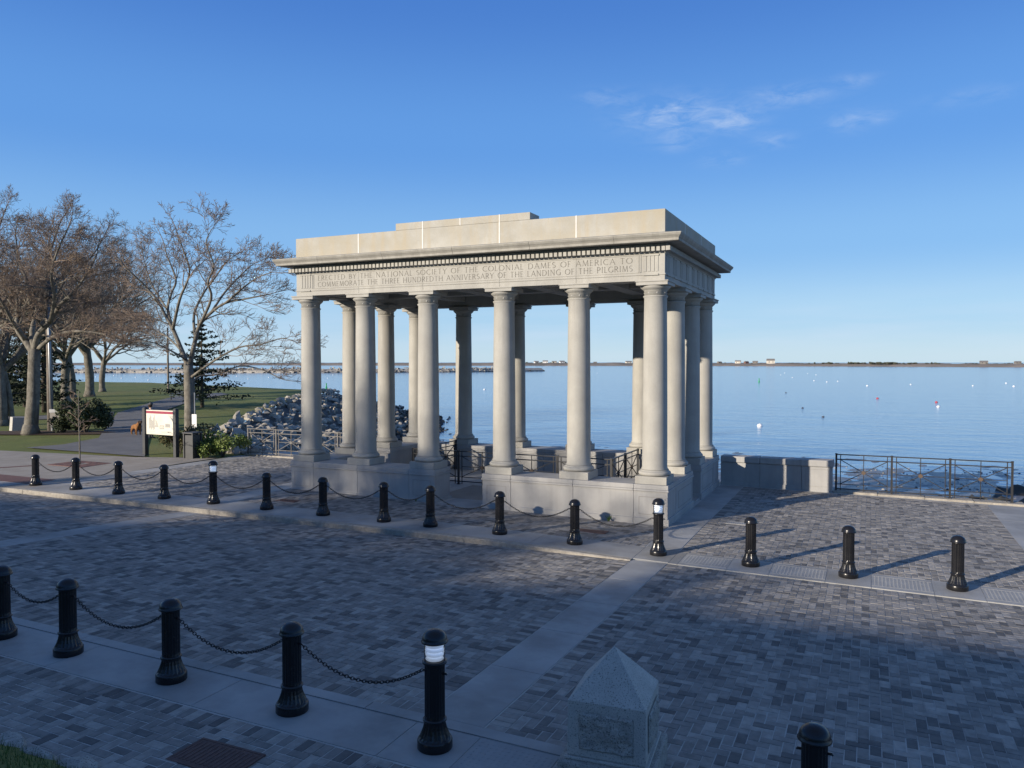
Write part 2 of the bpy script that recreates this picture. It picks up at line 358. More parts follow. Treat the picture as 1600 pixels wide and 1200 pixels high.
def lay(parent, regions, zf, skip=(), keep=300):
    """regions: (x0,x1,y0,y1,pattern); bricks nearest the camera become parts, the others one joined part"""
    items = []
    def inskip(x, y): return any(a < x < b and c < y < d for a, b, c, d in skip)
    for (x0, x1, y0, y1, pat) in regions:
        if pat == 'herring':
            nx = int((x1-x0)/BW); ny = int((y1-y0)/BW); sx = (x1-x0)/nx; sy = (y1-y0)/ny
            inside = lambda i, j: 0 <= i < nx and 0 <= j < ny
            for j in range(ny):
                for i in range(nx):
                    k = (i-j) % 4; cx = x0+(i+.5)*sx; cy = y0+(j+.5)*sy
                    if k == 0:
                        if inside(i+1, j): items.append((cx+sx/2, cy, 'h', 0))
                        else: items.append((cx, cy, 's', 0))
                    elif k == 1 and not inside(i-1, j): items.append((cx, cy, 's', 0))
                    elif k == 3:
                        if inside(i, j+1): items.append((cx, cy+sy/2, 'h', math.pi/2))
                        else: items.append((cx, cy, 's', 0))
                    elif k == 2 and not inside(i, j-1): items.append((cx, cy, 's', 0))
        else:      # soldier course: long side along x ('sx') or along y ('sy')
            if pat == 'sx':
                n = int((y1-y0)/BW)
                for j in range(n): items.append(((x0+x1)/2, y0+(j+.5)*(y1-y0)/n, 'h', 0))
            else:
                n = int((x1-x0)/BW)
                for i in range(n): items.append((x0+(i+.5)*(x1-x0)/n, (y0+y1)/2, 'h', math.pi/2))
    items = [it for it in items if not inskip(it[0], it[1])]
    rank = []
    for n_, it in enumerate(items):
        p = (it[0], it[1], zf(it[0], it[1]))
        if in_view(p, .05): rank.append(((Vector(p)-CAM).length, n_))
    rank.sort(); near = set(n_ for _, n_ in rank[:keep]); rest = MB()
    for n_, (x, y, kind, rz) in enumerate(items):
        z = zf(x, y); tn = tone_pick(); dz = rng.uniform(-.0025, .0025)
        sx_ = (zf(x+.1, y)-zf(x-.1, y))/.2; sy_ = (zf(x, y+.1)-zf(x, y-.1))/.2
        tx = math.atan(sy_)+rng.uniform(-.008, .008); ty = -math.atan(sx_)+rng.uniform(-.008, .008)
        rot = Matrix.Rotation(ty, 4, 'Y') @ Matrix.Rotation(tx, 4, 'X') @ Matrix.Rotation(rz+rng.uniform(-.006, .006), 4, 'Z')
        if n_ in near:
            o = put(brick_mesh(kind, int(tn*12)), 'paving_brick', parent, (x, y, z+dz), rot.to_euler())
        else:
            L = 2*BW if kind == 'h' else BW; hx = L/2-GAP/2; hy = BW/2-GAP/2; mt = Matrix.Translation((x, y, z+dz)) @ rot
            vs = [mt @ Vector(q) for q in ((-hx,-hy,-.016),(hx,-hy,-.016),(hx,hy,-.016),(-hx,hy,-.016),(-hx,-hy,0),(hx,-hy,0),(hx,hy,0),(-hx,hy,0))]
            rest.add(vs, [(4,5,6,7),(0,1,5,4),(1,2,6,5),(2,3,7,6),(3,0,4,7)], tn)
    if rest.f: stuff(rest.obj('paving_bricks', MT['paver'], parent, tone=True))

lay(street, [(-18, -6.62, -14.42, -6.80, 'herring'), (-5.52, 5.50, -14.42, -6.80, 'herring'), (-5.74, -5.52, -14.64, -6.80, 'sx'), (5.50, 5.72, -14.64, -6.80, 'sx'),
             (-6.62, -6.40, -14.64, -6.80, 'sx'), (6.44, 6.66, -14.64, -6.68, 'sx'), (6.66, 17.0, -14.64, -6.90, 'herring'), (6.66, 17.0, -6.90, -6.68, 'sy'),
             (-18, -6.62, -14.64, -14.42, 'sy'), (-5.52, 5.5, -14.64, -14.42, 'sy')], z_street)
lay(near_walk, [(-5.0, 5.76, -15.84, -15.62, 'sy'), (-5.0, 5.76, -16.98, -15.84, 'herring'), (7.36, 15.0, -19.0, -14.66, 'herring'), (5.76, 7.36, -18, -15.62, 'herring')],
    lambda x, y: z_near(x), skip=((4.12, 4.74, -16.43, -16.13),))
lay(far_walk, [(-5.68, 5.70, -5.60, -5.38, 'sy'), (-5.68, 5.70, -5.38, -3.46, 'herring'), (6.66, 12.78, -5.68, 3.45, 'herring'), (6.44, 6.66, -5.68, 3.45, 'sx'), (12.78, 13.0, -5.68, 3.45, 'sx'),
               (-12.3, -6.42, -5.60, 2.1, 'herring')], z_walk, skip=())

# ------------------------------------------------------------------ concrete strips and kerbs
def slab(parent, x0, x1, y0, y1, zf, name='concrete_slab', mat='concrete', g=.005, dz=.002, th=.05):
    x0 += g; x1 -= g; y0 += g; y1 -= g
    nx = max(1, int((x1-x0)/.8)); ny = max(1, int((y1-y0)/.8)); b = MB()
    for j in range(ny+1):
        for i in range(nx+1):
            x = lerp(x0, x1, i/nx); y = lerp(y0, y1, j/ny); b.v.append((x, y, zf(x, y)+dz))
    for j in range(ny):
        for i in range(nx):
            a = j*(nx+1)+i; b.f.append((a, a+1, a+nx+2, a+nx+1)); b.tone.append(.5); b.mi.append(0)
    per = [i for i in range(nx+1)] + [(j+1)*(nx+1)-1 for j in range(1, ny+1)] + [ny*(nx+1)+i for i in reversed(range(nx))] + [j*(nx+1) for j in reversed(range(1, ny))]
    o = len(b.v)
    for i in per: b.v.append((b.v[i][0], b.v[i][1], b.v[i][2]-th))
    for k in range(len(per)):
        k2 = (k+1) % len(per); b.f.append((per[k], o+k, o+k2, per[k2])); b.tone.append(.5); b.mi.append(0)
    return b.obj(name, MT[mat], parent)
zn = lambda x, y: z_near(x)
def cuts(a, b, n): return [(lerp(a, b, i/n), lerp(a, b, (i+1)/n)) for i in range(n)]
for a, b in cuts(-14.0, -6.4, 3) + [(-6.4, -5.7)] + cuts(-5.7, 5.72, 5) + [(5.72, 6.44)]:
    slab(far_walk if a > -12.4 else far_walk, a, b, -6.62, -5.61, z_walk)
for a, b in cuts(-5.61, 3.45, 4): slab(far_walk, 5.72, 6.43, a, b, z_walk)
for a, b in cuts(-5.61, 2.2, 3): slab(far_walk, -6.41, -5.69, a, b, z_walk)
for a, b in cuts(-5.61, 2.3, 4): slab(far_walk, -13.05, -12.31, a, b, z_walk)
for a, b in cuts(-14.64, -6.66, 5): slab(street, 5.73, 6.43, a, b, z_street)
for a, b in cuts(-14.64, -6.80, 5): slab(street, -6.39, -5.75, a, b, z_street)
for a, b in cuts(-5.66, 3.5, 4): slab(far_walk, 13.0, 14.0, a, b, z_walk)
# bollard pads and tactile panels right of the crossing
edges = [6.44, 6.62, 7.55, 8.32, 9.30, 10.06, 11.05, 11.82, 12.85, 14.0]
def tactile(parent, x0, x1, y0, y1, zf, pitch=.062):
    t = slab(parent, x0, x1, y0, y1, zf, 'tactile_panel', 'tactile', dz=.002); d = MB(); x = x0+.06
    while x < x1-.04:
        y = y0+.06
        while y < y1-.04:
            z = zf(x, y)+.002; r = .0135; t_ = .008
            d.add([(x-r,y-r,z),(x+r,y-r,z),(x+r,y+r,z),(x-r,y+r,z),(x-t_,y-t_,z+.0035),(x+t_,y-t_,z+.0035),(x+t_,y+t_,z+.0035),(x-t_,y+t_,z+.0035)], [(4,5,6,7),(0,1,5,4),(1,2,6,5),(2,3,7,6),(3,0,4,7)])
            y += pitch
        x += pitch
    stuff(d.obj('tactile_domes', MT['tactile'], t))
for i in range(len(edges)-1):
    if i % 2 == 0: slab(far_walk, edges[i], edges[i+1], -6.66, -5.69, z_walk)
    else:
        slab(far_walk, edges[i], edges[i+1], -6.66, -6.50, z_walk); tactile(far_walk, edges[i], edges[i+1], -6.50, -5.84, z_walk); slab(far_walk, edges[i], edges[i+1], -5.84, -5.69, z_walk)
# near strip
for a, b in ((-8.5, -6.1), (-6.1, -3.75), (-3.75, -1.40), (-1.40, .98), (.98, 3.37), (3.37, 5.76)): slab(near_walk, a, b, -15.6, -14.83, zn)
slab(near_walk, 5.76, 6.50, -15.6, -14.83, zn); tactile(near_walk, 6.50, 7.35, -15.6, -14.83, zn)
for a, b in cuts(-8.5, 7.35, 7): slab(near_walk, a, b, -14.83, -14.65, zn, 'kerb_stone', 'concrete', dz=.010)
# far kerb, granite, a step down to the street that dies out at the crossing
def kerb(a, b):
    mb = MB(); n = 4
    for i in range(n+1):
        x = lerp(a+.004, b-.004, i/n); zt = z_walk(x, -6.62)+.003; zb = z_street(x, -6.8)-.05
        j = rng.uniform(-.006, .006)
        mb.v += [(x, -6.625, zb), (x, -6.79+j, zb), (x, -6.785+j, zt-.018), (x, -6.765, zt), (x, -6.625, zt)]
    for i in range(n):
        for k in range(4):
            o = i*5+k; mb.f.append((o, o+1, o+6, o+5)); mb.tone.append(.5); mb.mi.append(0)
    mb.f += [(4,3,2,1,0), tuple(n*5+k for k in range(5))]; mb.tone += [.5]*2; mb.mi += [0]*2
    mb.obj('kerb_stone', MT['curb'], far_walk)
for a, b in cuts(-26, 5.72, 17): kerb(a, b)

def cover(x0, x1, y0, y1, zf, label, mat='rust'):
    z = zf((x0+x1)/2, (y0+y1)/2); b = MB(); b.box(x0, x1, y0, y1, z-.02, z+.007); o = b.obj('cover_plate', MT[mat], None, bevel=.003); tag(o, label, 'cover plate')
    f = MB(); w = .03
    for q in ((x0-w, x1+w, y0-w, y0-.002), (x0-w, x1+w, y1+.002, y1+w), (x0-w, x0-.002, y0, y1), (x1+.002, x1+w, y0, y1)): f.box(*q, z-.02, z+.009)
    f.obj('rim', MT[mat], o)
    ribs = MB(); n = max(3, int((x1-x0)/.05))
    for i in range(n): ribs.box(x0+(i+.3)*(x1-x0)/n, x0+(i+.7)*(x1-x0)/n, y0+.03, y1-.03, z+.005, z+.011)
    stuff(ribs.obj('tread_ribs', MT[mat], o)); return o
cover(4.06, 4.80, -16.48, -16.08, zn, 'rusty brown square cover plate in the near pavement bricks')
cover(3.90, 4.57, -4.90, -4.68, z_walk, 'brown strip cover plate in the bricks before the right front corner of the portico')
cover(-4.74, -4.16, -5.08, -4.86, z_walk, 'faint brown cover plate in the bricks before the left front corner of the portico')
cover(6.88, 7.29, -2.42, -2.18, z_walk, 'pale concrete utility cover in the bricks near the portico side strip', 'concrete')
cover(7.24, 7.56, 1.05, 1.30, z_walk, 'small pale utility cover in the bricks near the low sea wall', 'concrete')

# ------------------------------------------------------------------ the portico
portico = thing('portico', 'pale granite portico with sixteen Doric columns, inscribed frieze and stepped parapet', 'portico', (0, 0, 0))
CX = [-5.238, -3.269, -1.168, 1.168, 3.269, 5.238]; CY = [-2.993, -.995, .995, 2.993]
PH = .425; PZ0, PZB, PZC, PZT = -.45, .095, .735, .90
def side_pt(side, s, off, z, hx, hy):
    if side == 'f': return (s, -hy-off, z)
    if side == 'b': return (-s, hy+off, z)
    if side == 'r': return (hx+off, s, z)
    return (-hx-off, -s, z)
def run(side, prof, s0, s1, hx, hy, m0=False, m1=False):
    """closed profile [(off,z)] pushed along one side of the rectangle; m0/m1 mitre an end at the corner"""
    L = hx if side in 'fb' else hy; b = MB(); n = len(prof)
    for s, mit in ((s0, m0), (s1, m1)):
        for off, z in prof:
            ss = s + ((-off if s < 0 else off) if mit else 0)
            b.v.append(side_pt(side, ss, off, z, hx, hy))
    for k in range(n):
        k2 = (k+1) % n; b.f.append((k, k2, n+k2, n+k))
    b.f += [tuple(reversed(range(n))), tuple(n+k for k in range(n))]
    b.tone = [.5]*len(b.f); b.mi = [0]*len(b.f)
    return b
def fix_normals(o):
    bm = bmesh.new(); bm.from_mesh(o.data); bmesh.ops.recalc_face_normals(bm, faces=bm.faces); bm.to_mesh(o.data); bm.free(); return o
# plinth blocks
def plinth_block(x0, x1, y0, y1, panel=None):
    b = MB(); e = .03
    b.box(x0, x1, y0, y1, PZ0, PZC)
    o = b.obj('plinth_block', MT['plinth'], portico, bevel=.006)
    b = MB(); b.box(x0-e if x0 in OUTX or panel else x0, x1+e if x1 in OUTX else x1, y0-e, y1+e, PZC+.002, PZC+.055); b.obj('cap_mould', MT['plinth'], o, bevel=.012)
    b = MB(); b.box(x0-.014 if x0 in OUTX else x0, x1+.014 if x1 in OUTX else x1, y0-.014, y1+.014, PZC+.057, PZT); b.obj('cap_stone', MT['plinth'], o, bevel=.008)
    b = MB(); b.box(x0-.035 if x0 in OUTX else x0, x1+.035 if x1 in OUTX else x1, y0-.035, y1+.035, PZ0, PZB); b.obj('base_course', MT['plinth'], o, bevel=.01)
    return o
OUTX = set()
g = .003; XO = 5.238+PH; YO = 2.993+PH; YI = 2.993-PH; XI = 5.238-PH; DG = .73
OUTX.update((-XO, XO, -DG, DG, XI, -XI))
OUTX.update((5.238-PH, -5.238+PH))
fj = [-XO, -4.83, -3.27, -1.55, -DG]
for sgn in (-1, 1):
    seq = [sgn*-q for q in fj] if sgn > 0 else fj
    seq = sorted(seq)
    for yb0, yb1 in ((-YO, -YI),):
        for i in range(len(seq)-1):
            a, b_ = seq[i], seq[i+1]
            o = plinth_block(a if a in OUTX else a+g, b_ if b_ in OUTX else b_-g, yb0, yb1)
            w = b_-a
            if w < 1.0:           # corner and entrance pedestals carry a sunk panel
                p = MB(); m = .13; x0, x1 = a+m, b_-m
                for q in ((x0, x1, .18, .188), (x0, x1, .60, .608), (x0, x0+.008, .188, .60), (x1-.008, x1, .188, .60)): p.box(q[0], q[1], -YO-.004, -YO+.01, q[2], q[3])
                p.obj('panel_border', MT['groove'], o)
bj = [-XO, -4.2, -2.1, 0.0, 2.1, 4.2, XO]
for i in range(len(bj)-1):
    a, b_ = bj[i], bj[i+1]; plinth_block(a if a in OUTX else a+g, b_ if b_ in OUTX else b_-g, YI, YO)
for sgn in (-1, 1):
    x0, x1 = (XI, XO) if sgn > 0 else (-XO, -XI)
    for (y0, y1) in ((-YI+.04, -.995+PH), (.995-PH, YI-.04)):
        o = plinth_block(x0, x1, y0, y1)
        p = MB(); xs = XO if sgn > 0 else -XO; ya, yb = y0+.25, y1-.12
        for q in ((ya, yb, .18, .188), (ya, yb, .60, .608), (ya, ya+.008, .188, .60), (yb-.008, yb, .188, .60)): p.box(xs-.01 if sgn > 0 else xs-.004, xs+.004 if sgn > 0 else xs+.01, q[0], q[1], q[2], q[3])
        p.obj('panel_border', MT['groove'], o)
# columns
SH0, SH1 = 1.235, 5.45
def column_meshes():
    r0, r1 = .303, .272
    sh = MB(); prof = [(r0+.022, SH0), (r0+.016, SH0+.02), (r0, SH0+.06)]
    for i in range(1, 11):
        t = i/10; prof.append((r0-(r0-r1)*(t**1.6), lerp(SH0+.06, SH1-.06, t)))
    prof += [(r1+.02, SH1-.03), (r1+.03, SH1-.012), (r1+.02, SH1)]
    sh.lathe(prof, 40)
    ba = MB(); pr = [(.345, 1.092)]
    for i in range(9):
        a = -math.pi/2+math.pi*i/8; pr.append((.345+.048*math.cos(a), 1.147+.053*math.sin(a)))
    pr += [(.342, 1.202), (.342, SH0-.002)]
    ba.lathe(pr, 40)
    di = MB(); di.box(-.385, .385, -.385, .385, PZT+.002, 1.09)
    ca = MB(); ca.lathe([(r1, SH1+.002), (r1, 5.56), (r1+.012, 5.565), (r1+.012, 5.58), (r1+.02, 5.585), (r1+.055, 5.612), (r1+.085, 5.645), (r1+.093, 5.672), (r1+.085, 5.685)], 40)
    ab = MB(); ab.box(-.385, .385, -.385, .385, 5.687, 5.765); ab.box(-.405, .405, -.405, .405, 5.767, 5.797)
    ro = MB()       # small rosettes round the necking
    for k in range(8):
        a = math.pi/8+k*math.pi/4; c = Vector((math.cos(a)*(r1+.002), math.sin(a)*(r1+.002), 5.515)); n = Vector((math.cos(a), math.sin(a), 0)); t = Vector((-n.y, n.x, 0))
        ring = [c + t*(.024*math.cos(q*math.pi/4)) + Vector((0, 0, .024*math.sin(q*math.pi/4))) for q in range(8)]
        ro.add(ring + [c+n*.014], [(q, (q+1) % 8, 8) for q in range(8)])
    return [m.mesh(n, MT['stone']) for m, n in ((sh, 'column'), (ba, 'column_base'), (di, 'die'), (ca, 'capital'), (ab, 'abacus'), (ro, 'rosettes'))]
cm = column_meshes()
for me in (cm[0], cm[1], cm[3]): me.polygons.foreach_set('use_smooth', [len(p.vertices) == 4 for p in me.polygons])
for i, x in enumerate(CX):
    for j, y in enumerate(CY):
        if 0 < i < 5 and 0 < j < 3: continue
        c = put(cm[0], 'column', portico, (x, y, 0), (0, 0, rng.uniform(0, 6)))
        for me, nm in zip(cm[1:], ('column_base', 'die', 'capital', 'abacus', 'necking_rosettes')):
            o = put(me, nm, c, None, (0, 0, -c.rotation_euler.z))
            if nm in ('die', 'abacus'): add_bevel(o, .006)
            if nm == 'necking_rosettes': stuff(o)
# entablature
HX, HY = 5.531, 3.275
beam = [(0, 5.80), (0, 5.93), (.018, 5.932), (.018, 5.965), (0, 5.967), (0, 6.44), (.02, 6.445), (.03, 6.465), (.03, 6.475), (-.56, 6.475), (-.56, 5.86), (-.50, 5.86), (-.50, 5.80)]
jf = [-HX, -3.29, -1.165, 1.165, 3.29, HX]; js = [-HY, -1.1, 1.1, HY]
def entab(name, prof, mat, gap=.004, joints=(jf, js)):
    out = []
    for side in 'frbl':
        J = joints[0] if side in 'fb' else joints[1]
        for i in range(len(J)-1):
            m0, m1 = i == 0, i == len(J)-2
            b = run(side, prof, J[i] + (0 if m0 else gap/2), J[i+1] - (0 if m1 else gap/2), HX, HY, m0, m1)
            o = fix_normals(b.obj(name, MT[mat], portico)); add_bevel(o, .005); out.append((side, o))
    return out
fr = entab('frieze_block', beam, 'stone')
bed = [(.03, 6.522), (.06, 6.54), (.06, 6.61), (.14, 6.612), (.14, 6.625), (-.3, 6.625), (-.3, 6.522)]
entab('bed_mould', [(-.2, 6.477), (.045, 6.477), (.06, 6.49), (.06, 6.672), (-.2, 6.672)], 'stone', joints=([-HX, HX], [-HY, HY]))
corn = [(-.25, 6.674), (.38, 6.674), (.40, 6.662), (.42, 6.674), (.42, 6.735), (.435, 6.738), (.435, 6.748), (.45, 6.765), (.475, 6.795), (.485, 6.82), (.492, 6.825), (.492, 6.855), (0.0, 6.95), (-.25, 6.95)]
jc = [-HX, -4.4, -2.2, 0, 2.2, 4.4, HX]; jcs = [-HY, -1.1, 1.1, HY]
entab('cornice_block', corn, 'stone_dark', joints=(jc, jcs))
# dentils
for side in 'frbl':
    L = HX if side in 'fb' else HY; n = int(2*(L+.12)/.124); d = MB()
    for k in range(n+1):
        s = -(L+.12)+k*2*(L+.12)/n
        v = [side_pt(side, s+ds, off, z, HX, HY) for z in (6.487, 6.592) for ds, off in ((-.041, .055), (.041, .055), (.041, .155), (-.041, .155))]
        d.add(v, [(0,1,2,3),(7,6,5,4),(0,4,5,1),(1,5,6,2),(2,6,7,3),(3,7,4,0)])
    o = fix_normals(d.obj('dentil_course', MT['stone'], portico)); stuff(o)
    t = run(side, [(.0, 6.523), (.052, 6.523), (.052, 6.619), (0, 6.619)], -L, L, HX, HY, True, True)
# parapet
PX, PY = 5.535, 3.285
def ring_blocks(name, prof, J, Js, mat):
    for side in 'frbl':
        JJ = J if side in 'fb' else Js
        for i in range(len(JJ)-1):
            m0, m1 = i == 0, i == len(JJ)-2
            b = run(side, prof, JJ[i]+(0 if m0 else .006), JJ[i+1]-(0 if m1 else .006), PX, PY, m0, m1)
            o = fix_normals(b.obj(name, MT[mat], portico)); add_bevel(o, .008)
ring_blocks('parapet_block', [(0, 6.93), (0, 7.495), (-.50, 7.495), (-.50, 6.93)], [-PX, -3.29, -1.165, 1.165, 3.29, PX], [-PY, -1.1, 1.1, PY], 'stone_warm')
def mortar(pts):
    b = MB()
    for p in pts: b.box(*p)
    b.obj('mortar_joint', MT['mortar'], portico)
for x in (-3.29, -1.165, 1.165, 3.29):
    for s in (-1, 1): mortar([(x-.014, x+.014, s*PY-.004 if s > 0 else -PY-.004, s*PY+.004 if s > 0 else -PY+.01, 6.935, 7.493), (x-.014, x+.014, -PY if s < 0 else PY-.5, -PY+.5 if s < 0 else PY, 7.480, 7.499)])
for y in (-1.1, 1.1):
    for s in (-1, 1): mortar([(s*PX-.004, s*PX+.004, y-.014, y+.014, 6.935, 7.493)])
for sgn in (-1, 1):
    J = [-2.034, -1.165, 0, 1.165, 2.034]
    for i in range(4):
        b = MB(); y0, y1 = (-PY+.004, -PY+.62) if sgn < 0 else (PY-.62, PY-.004)
        b.box(J[i]+(.006 if i else 0), J[i+1]-(.006 if i < 3 else 0), y0, y1, 7.498, 7.690); b.obj('raised_block', MT['stone_warm'], portico, bevel=.008)
    for x in J[1:-1]: mortar([(x-.012, x+.012, -PY-.001 if sgn < 0 else PY-.6, -PY+.6 if sgn < 0 else PY+.001, 7.50, 7.693)])
b = MB(); b.box(-PX+.45, PX-.45, -PY+.45, PY-.45, 7.0, 7.2); b.obj('roof_slab', MT['stone'], portico)
b = MB(); b.box(-HX+.5, HX-.5, -HY+.5, HY-.5, 6.25, 6.40); b.obj('ceiling', MT['stone'], portico)
for x in (-3.269, -1.168, 1.168, 3.269):
    b = MB(); b.box(x-.22, x+.22, -HY+.565, HY-.565, 5.98, 6.248); b.obj('ceiling_beam', MT['stone'], portico, bevel=.01)
for y in (-.995, .995):
    b = MB(); b.box(-HX+.565, HX-.565, y-.20, y+.20, 6.02, 6.246); b.obj('ceiling_beam', MT['stone'], portico, bevel=.01)
# triglyph tablets, regulae and panel mouldings on the frieze
def tablet(side, s, w=.36):
    v = MB()
    def bx(s0, s1, o0, o1, z0, z1): 
        p = [side_pt(side, ss, oo, z, HX, HY) for z in (z0, z1) for ss, oo in ((s0, o0), (s1, o0), (s1, o1), (s0, o1))]
        v.add(p, [(3,2,1,0),(4,5,6,7),(0,1,5,4),(1,2,6,5),(2,3,7,6),(3,0,4,7)])
    q = w/7
    for k in (0, 1.9, 3.8, 5.65): bx(s-w/2+k*q, s-w/2+k*q+q*1.35, .001, .012, 6.02, 6.39)
    bx(s-w/2-.02, s+w/2+.02, .001, .026, 6.392, 6.43); bx(s-w/2-.01, s+w/2+.01, .019, .036, 5.925, 5.962)
    return fix_normals(v.obj('triglyph', MT['stone'], portico))
for s in (-1, 1):
    for side in 'fb': tablet(side, s*5.19)
for side in 'rl':
    for k in range(9): tablet(side, -2.95+k*5.9/8, .34)
for side in 'fb':
    b = MB()
    for (s0, s1, z0, z1) in ((-4.95, 4.95, 6.412, 6.428), (-4.95, 4.95, 5.995, 6.007), (-4.95, -4.93, 6.0, 6.41), (4.93, 4.95, 6.0, 6.41), (-4.90, -4.885, 6.0, 6.41), (4.885, 4.90, 6.0, 6.41)):
        y0, y1 = (-HY-.012, -HY+.01) if side == 'f' else (HY-.01, HY+.012)
        b.box(s0, s1, y0, y1, z0, z1)
    b.obj('inscription_frame', MT['stone'], portico)
# Roman capitals drawn with strokes: (x0,y0,x1,y1,weight) in a unit-high cell; 'w' is the advance
def arc(cx, cy, rx, ry, a0, a1, n=9):
    P = [(cx+rx*math.cos(R(lerp(a0, a1, i/n))), cy+ry*math.sin(R(lerp(a0, a1, i/n)))) for i in range(n+1)]
    return [(P[i][0], P[i][1], P[i+1][0], P[i+1][1], .10 if abs(math.sin(R(lerp(a0, a1, (i+.5)/n)))) < .75 else .065) for i in range(n)]
T, t_ = .105, .06
def ser(x, y, w=.13): return (x-w, y, x+w, y, .035)
GL = {
 'A': (.78, [(.06, 0, .40, 1, t_), (.40, 1, .74, 0, T), (.18, .34, .62, .34, t_), ser(.06, 0, .07), ser(.74, 0, .08)]),
 'B': (.60, [(.10, 0, .10, 1, T), ser(.08, 0, .07), ser(.08, 1, .07)] + arc(.28, .76, .20, .24, 90, -90) + arc(.28, .27, .26, .27, 90, -90) + [(.1, 1, .28, 1, t_), (.1, .53, .28, .53, t_), (.1, 0, .28, 0, t_)]),
 'C': (.76, arc(.46, .5, .40, .5, 50, 310, 14)), 'G': (.80, arc(.46, .5, .40, .5, 50, 320, 14) + [(.74, .05, .74, .42, T), ser(.74, .43, .08)]),
 'D': (.80, [(.10, 0, .10, 1, T), ser(.08, 0, .07), ser(.08, 1, .07), (.1, 1, .34, 1, t_), (.1, 0, .34, 0, t_)] + arc(.32, .5, .40, .5, 90, -90, 11)),
 'E': (.52, [(.10, 0, .10, 1, T), (.1, 1, .46, 1, t_), (.1, .53, .40, .53, t_), (.1, 0, .48, 0, t_), ser(.06, 0, .06), ser(.06, 1, .06)]),
 'F': (.50, [(.10, 0, .10, 1, T), (.1, 1, .46, 1, t_), (.1, .53, .38, .53, t_), ser(.10, 0, .09), ser(.06, 1, .06)]),
 'H': (.80, [(.10, 0, .10, 1, T), (.70, 0, .70, 1, T), (.1, .53, .7, .53, t_), ser(.1, 0, .09), ser(.1, 1, .09), ser(.7, 0, .09), ser(.7, 1, .09)]),
 'I': (.26, [(.12, 0, .12, 1, T), ser(.12, 0, .09), ser(.12, 1, .09)]),
 'L': (.50, [(.10, 0, .10, 1, T), (.1, 0, .46, 0, t_), ser(.10, 1, .09), ser(.06, 0, .06)]),
 'M': (.94, [(.10, 0, .17, 1, t_), (.17, 1, .47, .04, T), (.47, .04, .77, 1, t_), (.77, 1, .84, 0, T), ser(.1, 0, .08), ser(.84, 0, .09)]),
 'N': (.82, [(.12, 0, .12, 1, t_), (.12, 1, .70, 0, T), (.70, 0, .70, 1, t_), ser(.12, 0, .08), ser(.08, 1, .08), ser(.7, 1, .08)]),
 'O': (.90, arc(.45, .5, .40, .5, 0, 360, 20)),
 'P': (.58, [(.10, 0, .10, 1, T), ser(.10, 0, .09), ser(.06, 1, .06), (.1, 1, .28, 1, t_), (.1, .46, .28, .46, t_)] + arc(.27, .73, .25, .27, 90, -90)),
 'R': (.66, [(.10, 0, .10, 1, T), ser(.10, 0, .09), ser(.06, 1, .06), (.1, 1, .28, 1, t_), (.1, .48, .28, .48, t_), (.28, .48, .62, 0, T)] + arc(.27, .74, .24, .26, 90, -90)),
 'S': (.54, arc(.27, .75, .20, .25, 40, 270, 9) + arc(.27, .25, .22, .25, 90, -140, 9)),
 'T': (.66, [(.32, 0, .32, 1, T), (.04, 1, .60, 1, t_), ser(.32, 0, .09)]),
 'U': (.76, [(.12, .3, .12, 1, T), (.64, .3, .64, 1, t_), ser(.12, 1, .08), ser(.64, 1, .08)] + arc(.38, .3, .26, .3, 180, 360)),
 'V': (.76, [(.06, 1, .38, 0, T), (.38, 0, .70, 1, t_), ser(.06, 1, .08), ser(.70, 1, .07)]),
 'Y': (.70, [(.06, 1, .34, .48, T), (.34, .48, .62, 1, t_), (.34, 0, .34, .5, T), ser(.34, 0, .09), ser(.06, 1, .07), ser(.62, 1, .07)]),
}
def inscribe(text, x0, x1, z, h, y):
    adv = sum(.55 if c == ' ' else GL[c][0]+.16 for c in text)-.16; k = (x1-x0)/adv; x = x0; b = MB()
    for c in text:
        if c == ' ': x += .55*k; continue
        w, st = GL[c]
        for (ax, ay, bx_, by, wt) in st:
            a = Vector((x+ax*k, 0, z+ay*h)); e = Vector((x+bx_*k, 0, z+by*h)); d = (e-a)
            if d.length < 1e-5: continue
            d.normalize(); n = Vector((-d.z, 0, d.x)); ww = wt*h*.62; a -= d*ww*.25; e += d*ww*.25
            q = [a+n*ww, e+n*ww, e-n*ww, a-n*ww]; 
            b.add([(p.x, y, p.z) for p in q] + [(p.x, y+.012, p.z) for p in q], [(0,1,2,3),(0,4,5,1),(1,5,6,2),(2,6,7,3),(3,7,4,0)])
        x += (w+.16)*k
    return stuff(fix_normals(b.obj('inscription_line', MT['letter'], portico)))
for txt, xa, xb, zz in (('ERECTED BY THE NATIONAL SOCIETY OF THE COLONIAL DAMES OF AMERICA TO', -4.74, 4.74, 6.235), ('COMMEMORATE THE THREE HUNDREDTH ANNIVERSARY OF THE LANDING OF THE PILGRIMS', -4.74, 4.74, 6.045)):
    inscribe(txt, xa, xb, zz, .135, -HY-.003)['label'] = 'engraved capitals reading ' + txt
